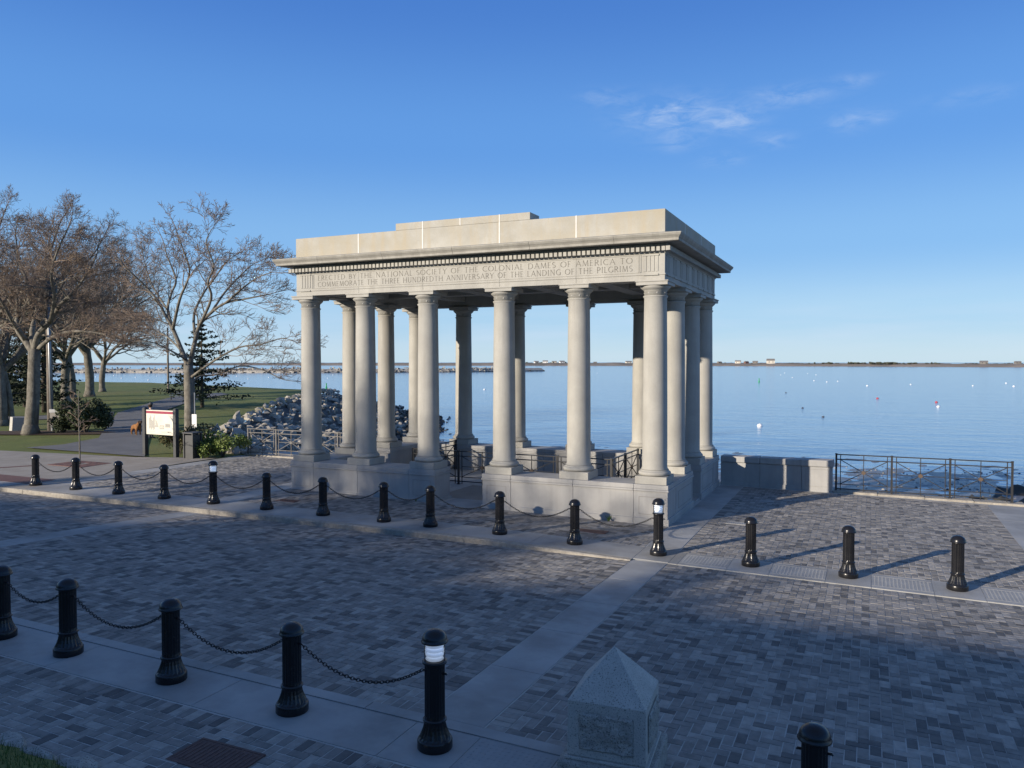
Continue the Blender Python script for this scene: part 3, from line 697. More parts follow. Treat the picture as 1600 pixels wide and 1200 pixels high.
# viewing platform round the pit, pit walls and boulder
b = MB(); RX, RY0, RY1 = 3.25, -.30, 2.45
pz = .02
b.box(-XI+.0, XI, -YI+.037, RY0, -.5, pz); b.obj('platform', MT['aggregate'], portico)
b = MB(); b.box(-XI, -RX, RY0+.003, YI-.037, -.5, pz); b.box(RX, XI, RY0+.003, YI-.037, -.5, pz); b.obj('side_platform', MT['aggregate'], portico)
b = MB(); b.box(-DG+.036, DG-.036, -YO-.25, -YI+.036, -.5, .012); b.obj('threshold', MT['concrete'], portico)
b = MB()
for s in (-1, 1):
    b.box(s*XI if s > 0 else -XO+.02, XO-.02 if s > 0 else -XI, -.995+PH+.037, .995-PH-.037, -.5, .0)
b.obj('side_threshold', MT['concrete'], portico)
b = MB()
for q in ((-RX-.35, -RX-.002, RY0, RY1+.3), (RX+.002, RX+.35, RY0, RY1+.3), (-RX, RX, RY0-.35, RY0-.002)): b.box(*q, -3.6, -.502)
b.obj('pit_wall', MT['plinth'], portico)
b = MB(); b.box(-RX, RX, RY0, 5.0, -3.7, -3.5); b.obj('pit_floor', MT['beach'], portico)
# railing round the pit: posts, rails, crossed bars with a boss
def rail_panel(a, c, z0, z1, parent, mat='rail', boss='bronze', post=True, name='railing_panel'):
    a = Vector(a); c = Vector(c); d = (c-a); L = d.length; d.normalize(); H_ = z1-z0
    at = lambda s, z: a + d*s + Vector((0, 0, z))
    m = MB()
    m.bar(at(0, z1), at(L, z1), .05, .03); m.bar(at(0, z1-.15), at(L, z1-.15), .025, .03); m.bar(at(0, z0+.10), at(L, z0+.10), .025, .03); m.bar(at(0, z0+.24), at(L, z0+.24), .022, .022)
    m.bar(at(.12, z0+.02), at(.12, z1-.02), .024); m.bar(at(L-.12, z0+.02), at(L-.12, z1-.02), .024); m.bar(at(L/2, z0+.02), at(L/2, z1-.02), .022)
    zc = (z0+.24+z1-.15)/2
    m.bar(at(.12, zc), at(L-.12, zc), .02)
    m.bar(at(.12, z1-.16), at(L-.12, z0+.25), .022); m.bar(at(.12, z0+.25), at(L-.12, z1-.16), .022)
    o = m.obj(name, MT[mat], parent)
    bm_ = MB(); n = d.cross(Vector((0, 0, 1))); 
    ctr = at(L/2, zc); bm_.tube([ctr-n*.025, ctr+n*.025], [.06, .06], 10); bm_.tube([ctr-n*.04, ctr-n*.024], [.03, .045], 10)
    bm_.obj('boss', MT[boss], o)
    return o
def rail_post(p, z0, z1, parent, mat='rail', w=.055):
    m = MB(); m.box(p[0]-w/2, p[0]+w/2, p[1]-w/2, p[1]+w/2, z0, z1); m.box(p[0]-w*.9, p[0]+w*.9, p[1]-w*.9, p[1]+w*.9, z0, z0+.03); m.box(p[0]-w*.62, p[0]+w*.62, p[1]-w*.62, p[1]+w*.62, z1+.002, z1+.022)
    return m.obj('post', MT[mat], parent)
def railing(pts, z0, z1, name, label, mat='rail', boss='bronze', step=1.5, cat='railing'):
    r = thing(name, label, cat, (pts[0][0], pts[0][1], z0)); inv = Matrix.Translation((-pts[0][0], -pts[0][1], -z0))
    kids = []
    for i in range(len(pts)-1):
        A = Vector((*pts[i], 0)); C = Vector((*pts[i+1], 0)); n = max(1, round((C-A).length/step))
        for k in range(n):
            a = A.lerp(C, k/n); c = A.lerp(C, (k+1)/n)
            kids.append(rail_panel(a, c, z0, z1, r, mat, boss)); kids.append(rail_post(a, z0, z1+.01, r, mat))
    kids.append(rail_post(pts[-1], z0, z1+.01, r, mat))
    for o in kids:
        o.data.transform(inv)
        for ch in o.children: ch.data.transform(inv)
    return r
railing([(-RX-.06, YI-.1), (-RX-.06, RY0-.06), (RX+.06, RY0-.06), (RX+.06, YI-.1)], .02, 1.06, 'pit_railing', 'black steel railing with crossed bars around the pit inside the portico')
# boulder in the pit
def hull(n, sx, sy, sz, seed, jitter=.25):
    r = random.Random(seed); bm = bmesh.new()
    for i in range(n):
        v = Vector((r.gauss(0, 1), r.gauss(0, 1), r.gauss(0, 1))).normalized()*(1-jitter*r.random()); bm.verts.new((v.x*sx, v.y*sy, v.z*sz))
    res = bmesh.ops.convex_hull(bm, input=bm.verts)
    junk = [g_ for g_ in res['geom_interior'] if isinstance(g_, bmesh.types.BMVert)]
    bmesh.ops.delete(bm, geom=junk, context='VERTS'); bmesh.ops.recalc_face_normals(bm, faces=bm.faces); return bm
bm = hull(60, 1.3, .9, .75, 3, .12); me = bpy.data.meshes.new('boulder'); bm.to_mesh(me); bm.free(); me.materials.append(MT['granite'])
o = put(me, 'boulder', None, (0, 1.1, -3.0)); tag(o, 'grey granite boulder lying on the sand at the bottom of the portico pit', 'boulder')

# ------------------------------------------------------------------ low sea wall right of the portico, railings, kerbs
wall = thing('sea_wall_parapet', 'low granite wall with coping joining the portico to the right railing', 'wall', (7.3, 3.6, 0))
def wbox(name, x0, x1, y0, y1, z0, z1, mat, bev=.008, par=None):
    m = MB(); l = wall.location; m.box(x0-l.x, x1-l.x, y0-l.y, y1-l.y, z0, z1); return m.obj(name, MT[mat], par or wall, bevel=bev)
for a, c in ((XO+.04, 6.9), (6.905, 8.135)):
    wbox('wall_block', a, c, 3.60, 4.0, -.4, .66, 'plinth'); wbox('coping', a, c, 3.55, 4.05, .663, .86, 'plinth', .03); wbox('base_course', a, c, 3.57, 3.598, -.3, .05, 'plinth')
pier = wbox('pier', 8.14, 9.0, 3.58, 4.02, -.4, .66, 'plinth'); wbox('coping', 8.10, 9.04, 3.53, 4.07, .663, .87, 'plinth', .03)
m = MB(); l = wall.location
for q in ((8.24, 8.90, .06, .066), (8.24, 8.90, .58, .586), (8.24, 8.246, .066, .58), (8.894, 8.90, .066, .58)): m.box(q[0]-l.x, q[1]-l.x, 3.577-l.y, 3.59-l.y, q[2], q[3])
m.obj('panel_border', MT['groove'], wall)
railing([(9.10, 3.86), (10.62, 3.86), (12.13, 3.86), (13.65, 3.86)], -.10, 1.04, 'sea_railing', 'dark steel railing of three crossed-bar panels above the shore at right', 'rail', 'bronze')
ks = thing('railing_kerb', 'pale stone kerb under the right sea railing', 'kerb', (11.4, 3.8, 0))
for a, c in cuts(9.02, 13.95, 4):
    m = MB(); m.box(a+.003-11.4, c-.003-11.4, 3.62-3.8, 4.12-3.8, -.6, -.045-.012*(a-9)); m.obj('kerb_stone', MT['curb'], ks, bevel=.02)
railing([(-12.85, 2.41), (-11.4, 2.41), (-9.9, 2.41), (-8.4, 2.41), (-6.9, 2.41)], .10, 1.15, 'bank_railing', 'grey steel railing of crossed-bar panels above the rock bank at left', 'rail_grey', 'rail_grey')
ks = thing('bank_kerb', 'pale stone kerb under the left bank railing', 'kerb', (-9.9, 2.4, 0))
for a, c in cuts(-12.95, -5.72, 5):
    m = MB(); m.box(a+.003+9.9, c-.003+9.9, 2.25-2.4, 2.6-2.4, -.6, .13); m.obj('kerb_stone', MT['curb'], ks, bevel=.02)
# sea wall below the plaza
sw = MB(); 
for q in ((5.66, 14.0, 4.0, 4.3), (-XO, XO, YO+.04, YO+.3), (-12.9, -5.67, 2.6, 2.9), (14.0, 40.0, 4.0, 4.3)): sw.box(*q, -4.2, -.22)
tag(sw.obj('sea_wall', MT['curb'], None), 'rough stone sea wall dropping from the plaza to the shore', 'wall')
structure(sheet('right_terrace', 14.0, 40.0, -6.66, 4.0, lambda x, y: -.19, -.01, 2.0, MT['concrete']))

# ------------------------------------------------------------------ bollards and chains
def bollard_parts(lit):
    out = []
    b = MB(); b.lathe([(.165, 0), (.172, .012), (.172, .085), (.165, .10), (.158, .108)], 36); out.append(('base', b, 'iron', True))
    b = MB(); b.lathe([(.157, .106), (.148, .125), (.130, .165), (.116, .205), (.107, .245), (.104, .272)], 40, flute=(.935, 1, 4)); out.append(('flared_foot', b, 'iron', False))
    b = MB(); b.lathe([(.108, .27), (.117, .277), (.117, .289), (.110, .296), (.104, .302)], 36); out.append(('ring', b, 'iron', True))
    top = .835
    b = MB(); b.lathe([(.101, .30), (.100, .33), (.099, top-.03), (.100, top)], 40, flute=(.945, 1, 2)); out.append(('shaft', b, 'iron', False))
    zc = top
    if lit:
        b = MB(); b.lathe([(.102, top), (.120, top+.006), (.120, top+.024), (.106, top+.03)], 32); out.append(('collar', b, 'iron', True))
        b = MB()
        for k in range(4): b.lathe([(.052, top+.030+k*.042), (.082, top+.036+k*.042), (.090, top+.045+k*.042), (.060, top+.070+k*.042)], 28)
        out.append(('louvre', b, 'lamp', True))
        b = MB(); b.lathe([(.102, top+.028), (.102, top+.212)], 32); out.append(('lens', b, 'lens', True))
        zc = top+.205
    pr = [(.098, zc-.005), (.130, zc+.002), (.132, zc+.012), (.124, zc+.020)]
    for i in range(1, 8):
        a = i/8*math.pi/2; pr.append((.123*math.cos(a)**.9, zc+.020+.105*math.sin(a)))
    pr.append((.004, zc+.125)); b = MB(); b.lathe(pr, 36); out.append(('cap', b, 'iron', True))
    b = MB()
    for s in (-1, 1): b.tube([(s*.095, 0, .745), (s*.125, 0, .745), (s*.135, 0, .735)], [.012, .012, .008], 6)
    out.append(('chain_eye', b, 'iron', False))
    return [(n, smooth_mesh(m.mesh(n, MT[mt]), s)) for n, m, mt, s in out]
def smooth_mesh(me, s):
    if s: me.polygons.foreach_set('use_smooth', [len(p.vertices) == 4 for p in me.polygons])
    return me
BP = {False: bollard_parts(False), True: bollard_parts(True)}
def bollard(x, y, z, lit, label, group):
    t = thing('bollard', label, 'bollard', (x, y, z-.004), 0, group)
    for n, me in BP[lit]:
        if n == 'chain_eye' and x > 6.3 and y > -7: continue
        put(me, n, t)
FAR = [(-13.36, .041, 0), (-11.52, .028, 0), (-9.69, .027, 0), (-7.86, .019, 0), (-6.03, .015, 1), (-4.18, .025, 0), (-2.37, .022, 0), (-.56, .022, 0), (.73, .021, 0), (2.52, .017, 0), (4.30, -.026, 0), (6.11, -.09, 1), (7.93, -.107, 0), (9.675, -.125, 0), (11.435, -.148, 0)]
for i, (x, z, lit) in enumerate(FAR):
    z = z_walk(x, -6.1) if x > -12.4 else z_park(x, -6.1)
    lab = ('black bollard with clear lamp head, ' if lit else 'black fluted bollard with domed cap, ') + ordinal(i) + ' from left in the far row'
    bollard(x, -6.1, z, bool(lit), lab, 'bollards along the far kerb')
NEAR = [(-2.27, 0), (-.46, 0), (.85, 0), (2.64, 0), (4.42, 0), (6.18, 1), (9.63, 0)]
nl = ['out past the left edge of the near row', 'cut by the left photo edge', 'first whole one from left in the near row', 'second whole one from left in the near row', 'third whole one from left in the near row', 'beside the near tactile panel', 'at the bottom edge right of the granite post']
for i, (x, lit) in enumerate(NEAR):
    if i == 0: continue
    bollard(x, -15.2, z_near(x), bool(lit), ('black bollard with lit lamp head, ' if lit else 'black fluted bollard with domed cap, ')+nl[i], 'bollards along the near kerb')
def chain_mesh(span, sag):
    b = MB(); n = 64; pts = []
    c = 2*sag*2/span
    f = lambda t: Vector(((t-.5)*span, 0, sag*((2*t-1)**2-1)))
    L = [0]; P_ = [f(i/400) for i in range(401)]
    for i in range(400): L.append(L[-1]+(P_[i+1]-P_[i]).length)
    n = int(L[-1]/.036)
    def at(s):
        s = max(0, min(L[-1], s))
        lo = min(399, int(s/L[-1]*400))
        while lo > 0 and L[lo] > s: lo -= 1
        while lo < 399 and L[lo+1] < s: lo += 1
        return P_[lo].lerp(P_[lo+1], (s-L[lo])/(L[lo+1]-L[lo]))
    for k in range(n):
        s = (k+.5)*L[-1]/n; p = at(s); d = (at(s+.01)-at(s-.01)).normalized(); sd_ = Vector((0, 1, 0)); u = d.cross(sd_)
        w = (sd_*.7+u*.7) if k % 2 else (sd_*.7-u*.7)
        ring = []
        for q in range(9):
            a = 2*math.pi*q/8; ring.append(p + d*(.026*math.cos(a)) + w*(.0165*math.sin(a)))
        b.tube(ring, [.0052]*9, 4, cap=False)
    return b.mesh('chain', MT['iron'], smooth=True)
CH = {}
def chain(x0, z0, x1, z1, y, label, group):
    span = round(x1-x0-.27, 2)
    if span not in CH: CH[span] = chain_mesh(span, .26*span/1.57)
    o = put(CH[span], 'chain', None, ((x0+x1)/2, y, (z0+z1)/2+.738), (0, -math.atan2(z1-z0, x1-x0), 0), None); tag(o, label, 'chain', group)
for i in range(11):
    x0 = FAR[i][0]; x1 = FAR[i+1][0]; zf = lambda x: z_walk(x, -6.1) if x > -12.4 else z_park(x, -6.1)
    chain(x0, zf(x0), x1, zf(x1), -6.1, 'sagging black chain between the %s and %s bollards of the far row' % (ordinal(i), ordinal(i+1)), 'chains of the far row')
cl_ = ['', 'sagging black chain hanging left of the first whole near bollard', 'sagging black chain between the first and second whole near bollards', 'sagging black chain between the second and third whole near bollards', 'sagging black chain between the third near bollard and the lit lamp bollard']
for i in range(1, 5): chain(NEAR[i][0], z_near(NEAR[i][0]), NEAR[i+1][0], z_near(NEAR[i+1][0]), -15.2, cl_[i], 'chains of the near row')

# ------------------------------------------------------------------ granite post in the foreground
gp = thing('granite_post', 'squat speckled granite post with pyramid top and rough sunk panels, foreground', 'post', (7.877, -14.82, z_near(7.877)), .088)
S = .355; zb, zt, za = .248, .742, 1.155
m = MB(); m.box(-S-.075, S+.075, -S-.075, S+.075, -.05, zb-.03); m.obj('base_block', MT['granite_rough'], gp, bevel=.02)
m = MB(); m.box(-S-.022, S+.022, -S-.022, S+.022, zb-.028, zb-.002); m.obj('base_fillet', MT['granite'], gp, bevel=.006)
m = MB(); a, c = S, S-.012
for s, z in ((S, zb), (S-.004, zt)): m.v += [(-s,-s,z),(s,-s,z),(s,s,z),(-s,s,z)]
for k in range(4): m.f.append((k, (k+1) % 4, 4+(k+1) % 4, 4+k))
m.f += [(3,2,1,0)]; m.tone = [.5]*5; m.mi = [0]*5
for k in range(1):
    m.v.append((0, 0, za)); top = len(m.v)-1
    for q in range(4): m.f.append((4+q, 4+(q+1) % 4, top)); m.tone.append(.5); m.mi.append(0)
m.obj('shaft', MT['granite'], gp, bevel=.008)
for k in range(4):
    ang = k*math.pi/2; q = MB(); nn = 18; w = .245
    for j in range(nn+1):
        for i in range(nn+1):
            s = -w+2*w*i/nn; z = lerp(.32, .655, j/nn); e = min(i, nn-i, j, nn-j)
            d_ = .004 + (.0 if e == 0 else .018+.022*noise.noise((s*9+k*5, z*9, 3.1))+.008*noise.noise((s*31, z*31+k, 7))) 
            q.v.append((s, -S-d_, z))
    for j in range(nn):
        for i in range(nn):
            a_ = j*(nn+1)+i; q.f.append((a_, a_+1, a_+nn+2, a_+nn+1)); q.tone.append(.5); q.mi.append(0)
    o = q.obj('rough_panel', MT['granite_rough'], gp); o.rotation_euler.z = ang

# ------------------------------------------------------------------ hill behind the camera: its toe, its grass, the houses and trees that shade the street
def z_hill(x, y): 
    t = interp(-y, [17.0, 21.5, 26, 32, 60], [0, 1.75, 3.6, 5.7, 6.1]); return z_near(x)+.03+t+(.08*noise.noise((x*.3, y*.3, 0)) if y < -17.6 else 0)
structure(sheet('hill', -90, 4.6, -90, -17.02, z_hill, 0, 1.6, MT['grass'])); structure(sheet('hill_right', 4.6, 45, -90, -19.6, lambda x, y: z_hill(x, y) if y < -19.7 else z_near(x), -.02, 1.6, MT['grass']))
gb = MB()
for i in range(5200):
    x = rng.uniform(1.0, 4.6); y = rng.uniform(-18.4, -17.03); z = z_hill(x, y)-.01; a = rng.uniform(0, 6.28); h = rng.uniform(.04, .09); w = .004; dx, dy = math.cos(a), math.sin(a); l_ = rng.uniform(.2, .7)*h
    gb.add([(x-dy*w, y+dx*w, z), (x+dy*w, y-dx*w, z), (x+dx*l_, y+dy*l_, z+h)], [(0, 1, 2)])
tag(stuff(gb.obj('grass_verge', MT['blade'], None)), 'short green grass at the foot of the hill, bottom left corner', 'grass')
es = thing('stone_edging', 'rough granite edging stones between the bricks and the grass, bottom left', 'edging', (0, -17, 0))
x = -4.0
while x < 4.6:
    w = rng.uniform(.35, .62); bm = hull(22, w*.52, .17, .10, int(x*100)+500, .22); me = bpy.data.meshes.new('edging_stone'); bm.to_mesh(me); bm.free(); me.materials.append(MT['granite_rough'])
    put(me, 'edging_stone', es, (x+w/2, rng.uniform(-.03, .03), z_near(x)+.01)); x += w*.97

# ------------------------------------------------------------------ trees
def wob(v, k, r): return (v + Vector((r.gauss(0, k), r.gauss(0, k), r.gauss(0, k)))).normalized()
class Tree:
    def __init__(s, seed): s.r = random.Random(seed); s.tr = MB(); s.tw = MB(); s.n = 0
    def poly(s, pts, r0, r1, sides=8, kids=None, spec=None):
        """hand-laid limb: smooth the points, grow children from it"""
        P_ = [Vector(p) for p in pts]; Q = []
        for i in range(len(P_)-1):
            a = P_[max(0, i-1)]; b = P_[i]; c = P_[i+1]; d = P_[min(len(P_)-1, i+2)]
            for k in range(4):
                t = k/4; Q.append(.5*((2*b)+(c-a)*t+(2*a-5*b+4*c-d)*t*t+(3*b-a-3*c+d)*t*t*t))
        Q.append(P_[-1]); n = len(Q); L = sum((Q[i+1]-Q[i]).length for i in range(n-1))
        rad = [lerp(r0, r1, (i/(n-1))**.8)*(1+.06*s.r.uniform(-1, 1)) for i in range(n)]
        s.tr.tube(Q, rad, sides)
        return Q, rad, L
    def branch(s, p, d, L, r, lev, maxlev, up=.12, kids=(5, 7), spread=.75, shrink=(.5, .72), start=.25):
        R_ = s.r; n = max(3, min(7, int(L/.22))) if lev < maxlev else 3
        pts = [p]; dd = d.normalized(); step = L/n
        for i in range(n):
            dd = wob(dd + Vector((0, 0, up*.35)), .13 if lev < maxlev else .17, R_); pts.append(pts[-1]+dd*step)
        rt = max(.006, r*.38)
        rads = [lerp(r, rt, i/n) for i in range(n+1)]
        tgt = s.tr if r > .03 else s.tw
        tgt.tube(pts, rads, 6 if r > .06 else (4 if r > .018 else 3), cap=False)
        s.n += 1
        if lev >= maxlev: return
        k = R_.randint(*kids); ph = R_.uniform(0, 6.28)
        for j in range(k):
            t = lerp(start, 1.0, (j+R_.uniform(.1, .9))/k); i = min(n-1, int(t*n)); q = pts[i].lerp(pts[i+1], t*n-i); ax = (pts[i+1]-pts[i]).normalized()
            ph += 2.4; o = ax.orthogonal().normalized(); o = Matrix.Rotation(ph, 3, ax) @ o
            nd = (ax*math.cos(spread*R_.uniform(.6, 1.2)) + o*math.sin(spread*R_.uniform(.6, 1.2))).normalized()
            if nd.z < -.25: nd.z *= .3
            s.branch(q, nd, L*R_.uniform(*shrink)*(1.1-.35*t), max(.008, min(lerp(r, rt, t)*.66, r*.6)), lev+1, maxlev, up, kids, spread, shrink, .15)
    def sprout(s, Q, rad, k, maxlev, Lr=(1.2, 2.4), start=.2, spread=.8, up=.15, kids=(5, 7)):
        n = len(Q); ph = s.r.uniform(0, 6)
        for j in range(k):
            t = lerp(start, .98, (j+s.r.random())/k); i = min(n-2, int(t*(n-1))); ax = (Q[i+1]-Q[i]).normalized(); ph += 2.4
            o = Matrix.Rotation(ph, 3, ax) @ ax.orthogonal().normalized(); a = spread*s.r.uniform(.6, 1.15)
            nd = (ax*math.cos(a)+o*math.sin(a)).normalized()
            if nd.z < -.3: nd.z *= .3
            s.branch(Q[i], nd, s.r.uniform(*Lr)*(1.1-.4*t), max(.008, rad[i]*.5), 1, maxlev, up, kids)
        s.branch(Q[-1], (Q[-1]-Q[-3]).normalized(), Lr[1]*.5, rad[-1], 1, maxlev, up, kids)
    def build(s, name, label, cat, base, bark='bark', twig='twig', group=None):
        t = thing(name, label, cat, base, 0, group); inv = Matrix.Translation(-Vector(base))
        for mb, nm, mt in ((s.tr, 'trunk', bark), (s.tw, 'crown', twig)):
            me = mb.mesh(nm, MT[mt], smooth=True); me.transform(inv); put(me, nm, t)
        return t
def copy_tree(t, loc, rz, sc, label, group=None):
    c = t.copy(); COL.objects.link(c); c.location = loc; c.rotation_euler = (0, 0, rz); c.scale = (sc, sc, sc); c['label'] = label
    if group: c['group'] = group
    for ch in t.children: k = ch.copy(); COL.objects.link(k); k.parent = c
    return c

# the tree behind the sign, limbs laid after the photograph at its own distance
DM = 34.0; base_m = on_z(297, 700, .1)
def pm(u, v, dd=0): return at_depth(u, v, depth_of(base_m)+dd)
tm = Tree(11)
Q, rd, _ = tm.poly([base_m - Vector((0, 0, .2)), pm(297, 660), pm(296, 610), pm(294, 570)], .26, .20, 12)
limbs = [
 ([(294, 573, 0), (284, 545, .2), (270, 505, .5), (258, 480, .6), (247, 455, .4), (225, 425, .2), (200, 398, -.2)], .125, .03),
 ([(272, 510, .5), (262, 470, 1.2), (268, 440, 1.6), (275, 415, 1.8), (262, 375, 2.0), (255, 345, 2.1)], .085, .02),
 ([(270, 505, .3), (281, 450, -.6), (292, 420, -1.0), (296, 395, -1.2), (286, 360, -1.5), (275, 325, -1.6)], .075, .018),
 ([(296, 572, 0), (304, 530, -.3), (312, 498, -.5), (330, 475, -.7), (352, 458, -.9), (385, 450, -1.2), (420, 442, -1.4)], .12, .024),
 ([(306, 525, -.3), (303, 480, .6), (318, 440, 1.1), (336, 412, 1.5), (352, 385, 1.7), (366, 372, 1.8)], .075, .018),
 ([(312, 498, -.5), (330, 450, -1.6), (325, 420, -2.0), (334, 390, -2.3), (322, 350, -2.4), (330, 325, -2.5)], .07, .016),
 ([(298, 590, 0), (318, 575, -.8), (345, 555, -1.3), (375, 538, -1.6), (410, 532, -1.8), (440, 522, -2.0), (462, 528, -2.0)], .065, .012),
 ([(297, 600, 0), (312, 588, .6), (340, 585, 1.0), (375, 572, 1.2), (410, 578, 1.3), (440, 592, 1.4), (462, 596, 1.4)], .055, .012),
 ([(330, 475, -.7), (350, 440, .2), (372, 412, .8), (392, 390, 1.2), (408, 380, 1.4)], .06, .014),
 ([(352, 458, -.9), (382, 428, -1.8), (405, 410, -2.2), (425, 402, -2.4)], .05, .013),
 ([(284, 545, .2), (262, 520, 1.6), (238, 505, 2.4), (214, 490, 2.9)], .05, .012),
 ([(262, 470, 1.2), (240, 430, 2.2), (228, 395, 2.8), (222, 360, 3.0)], .05, .013),
 ([(290, 560, 0), (268, 545, -.8), (240, 530, -1.4), (210, 528, -1.6)], .05, .012),
]
for pts, r0, r1 in limbs:
    q, rr, L = tm.poly([pm(u, 570-(570-v)*.86 if v < 570 else v, d) for u, v, d in pts], r0, r1, 7); tm.sprout(q, rr, 9, 4, (.9, 1.8), .3, .8, .10, (3, 5))
tm.build('bare_tree', 'bare spreading tree with forked grey trunk behind the information sign', 'tree', base_m)

# the big tree at far left
base_b = on_z(48, 678, .1)
def pb(u, v, dd=0): return at_depth(u, v, depth_of(base_b)+dd)
tb = Tree(23)
tb.poly([base_b-Vector((0, 0, .2)), pb(49, 660), pb(52, 620), pb(53, 575), pb(54, 545)], .36, .28, 14)
tb.tr.tube([base_b-Vector((0, 0, .1)), base_b+Vector((0, 0, .5))], [.50, .345], 12)
blimbs = [
 ([(52, 552, 0), (42, 535, .2), (27, 510, .5), (30, 485, .8), (45, 465, 1.2), (42, 430, 1.6), (30, 400, 1.9), (25, 360, 2)], .20, .04),
 ([(54, 545, 0), (60, 520, -.3), (78, 500, -.8), (95, 470, -1.2), (115, 450, -1.6), (135, 420, -2), (150, 390, -2.2)], .17, .035),
 ([(53, 545, 0), (50, 515, .5), (58, 480, 1.2), (68, 440, 1.8), (75, 400, 2.3), (85, 360, 2.6), (95, 330, 2.8)], .16, .035),
 ([(40, 530, .2), (20, 500, -.8), (5, 470, -1.6), (-15, 440, -2.4), (-35, 410, -3)], .13, .03),
 ([(60, 545, 0), (80, 527, -.7), (105, 517, -1.2), (130, 516, -1.7), (165, 521, -2.1), (195, 528, -2.4), (225, 538, -2.6)], .12, .018),
 ([(78, 500, -.8), (85, 460, -2), (80, 420, -2.8), (90, 380, -3.2), (105, 345, -3.6)], .11, .028),
 ([(46, 470, 1), (70, 440, 2.4), (105, 420, 3.2), (140, 395, 3.8), (160, 360, 4)], .10, .025),
 ([(30, 490, .6), (8, 450, 1.6), (-8, 410, 2.2), (-5, 360, 2.6), (5, 320, 2.8)], .11, .028),
]
for pts, r0, r1 in blimbs:
    q, rr, L = tb.poly([pb(u, 545-(545-v)*.93 if v < 545 else v, d) for u, v, d in pts], r0, r1, 8); tb.sprout(q, rr, 12, 4, (1.2, 2.3), .25, .9, .05, (5, 6))
tb.build('bare_tree', 'largest bare tree at far left with thick pale trunk and drooping low branch', 'tree', base_b)

# a full bare crown, grown freely, for the trees further off
def free_tree(seed, H_, r0, fork, nl, lev, L, sides=10, spread=.62):
    t = Tree(seed); b = Vector((0, 0, 0)); top = Vector((t.r.uniform(-.2, .2), t.r.uniform(-.2, .2), fork))
    q, rr, _ = t.poly([b-Vector((0, 0, .2)), Vector((.03, .02, fork*.4)), top*.75+Vector((.05, 0, 0)), top], r0*1.1, r0*.8, sides)
    t.tr.tube([b-Vector((0, 0, .1)), b+Vector((0, 0, .5))], [r0*1.45, r0*1.02], sides)
    for k in range(nl):
        a = 2*math.pi*k/nl+t.r.uniform(-.3, .3); s = spread*t.r.uniform(.5, 1.15)
        t.branch(top-Vector((0, 0, fork*.18*t.r.random())), Vector((math.sin(s)*math.cos(a), math.sin(s)*math.sin(a), math.cos(s))), L*t.r.uniform(.85, 1.15), r0*.5, 1, lev, .09, (4, 6), .72, (.52, .72), .28)
    return t
GTR = 'bare trees on the lawn behind the big left tree'
def place(u, v, z): p = on_z(u, v, z); return Vector((p.x, p.y, z_park(p.x, p.y)-.05))
t2 = free_tree(31, 17, .36, 4.0, 8, 5, 6.6, 10, 1.05); p2 = place(140, 619, .48)
T2 = t2.build('bare_tree', 'tall bare tree with forked leaning trunk left of the path, in front of the breakwater', 'tree', (0, 0, 0), group=GTR); T2.location = p2; T2.rotation_euler.z = 1.1; T2.scale = (1.18, 1.18, 1.18)
for (u, v, rz, sc, lab) in ((102, 628, 2.2, 1.0, 'slim dark bare tree just right of the utility pole'), (160, 613, 3.9, .88, 'bare tree with pale straight trunk nearest the harbour water'), (3, 657, 5.1, .92, 'thick dark bare trunk cut by the left edge of the photo'), (112, 622, .4, 1.02, 'dark bare tree half hidden behind the forked tree')):
    copy_tree(T2, place(u, v, .4), rz, sc, lab, GTR)
# thin pale leaning trunk left
t5 = free_tree(57, 8, .13, 4.2, 4, 4, 2.4, 8); p5 = place(20, 664, .12); T5 = t5.build('bare_tree', 'thin pale leaning tree beside the dark stone block at left', 'tree', (0, 0, 0)); T5.location = p5; T5.rotation_euler = (0, -.10, .5)
# sapling in its grate
sp = on_z(124.7, 725, .09); ts = Tree(71)
q, rr, _ = ts.poly([Vector((0, 0, -.05)), Vector((.01, 0, .9)), Vector((-.03, 0, 1.8)), Vector((-.02, .02, 2.7))], .033, .010, 6)
for k in range(13):
    z = 1.15+k*.115; a = k*2.4; ts.branch(Vector((-.02, 0, z)), Vector((math.cos(a), math.sin(a), .55)), .62-.02*k, .0085, 2, 4, .1, (2, 4), .6, (.4, .6), .3)
sap = ts.build('sapling', 'slender bare sapling standing in a square brick tree pit behind the far bollards', 'sapling', (0, 0, 0), 'bark', 'twig'); sap.location = sp
# trees on the hill behind the camera
th = free_tree(83, 8, .2, 2.6, 7, 5, 3.4, 8, .95); TH = None; top_h = max(v[2] for v in th.tw.v)
for i, (x, y, rz, ztop) in enumerate(((-36.5, -41, .3, 10.8), (-29, -40, 2.0, 16.0), (-25, -42, .9, 15.5), (-21.5, -38, 4.0, 12.8), (-17, -38, 5.2, 12.2), (-11.5, -39, 1.2, 10.6))):
    z = z_hill(x, y)-.1; sc = (ztop-z)/top_h; lab = 'bare tree standing on the hill behind the viewer, %s from the west' % ordinal(i)
    if TH is None: TH = th.build('bare_tree', lab, 'tree', (0, 0, 0), group='bare trees on the hill'); TH.location = (x, y, z); TH.rotation_euler.z = rz; TH.scale = (sc, sc, sc)
    else: copy_tree(TH, (x, y, z), rz, sc, lab, 'bare trees on the hill')

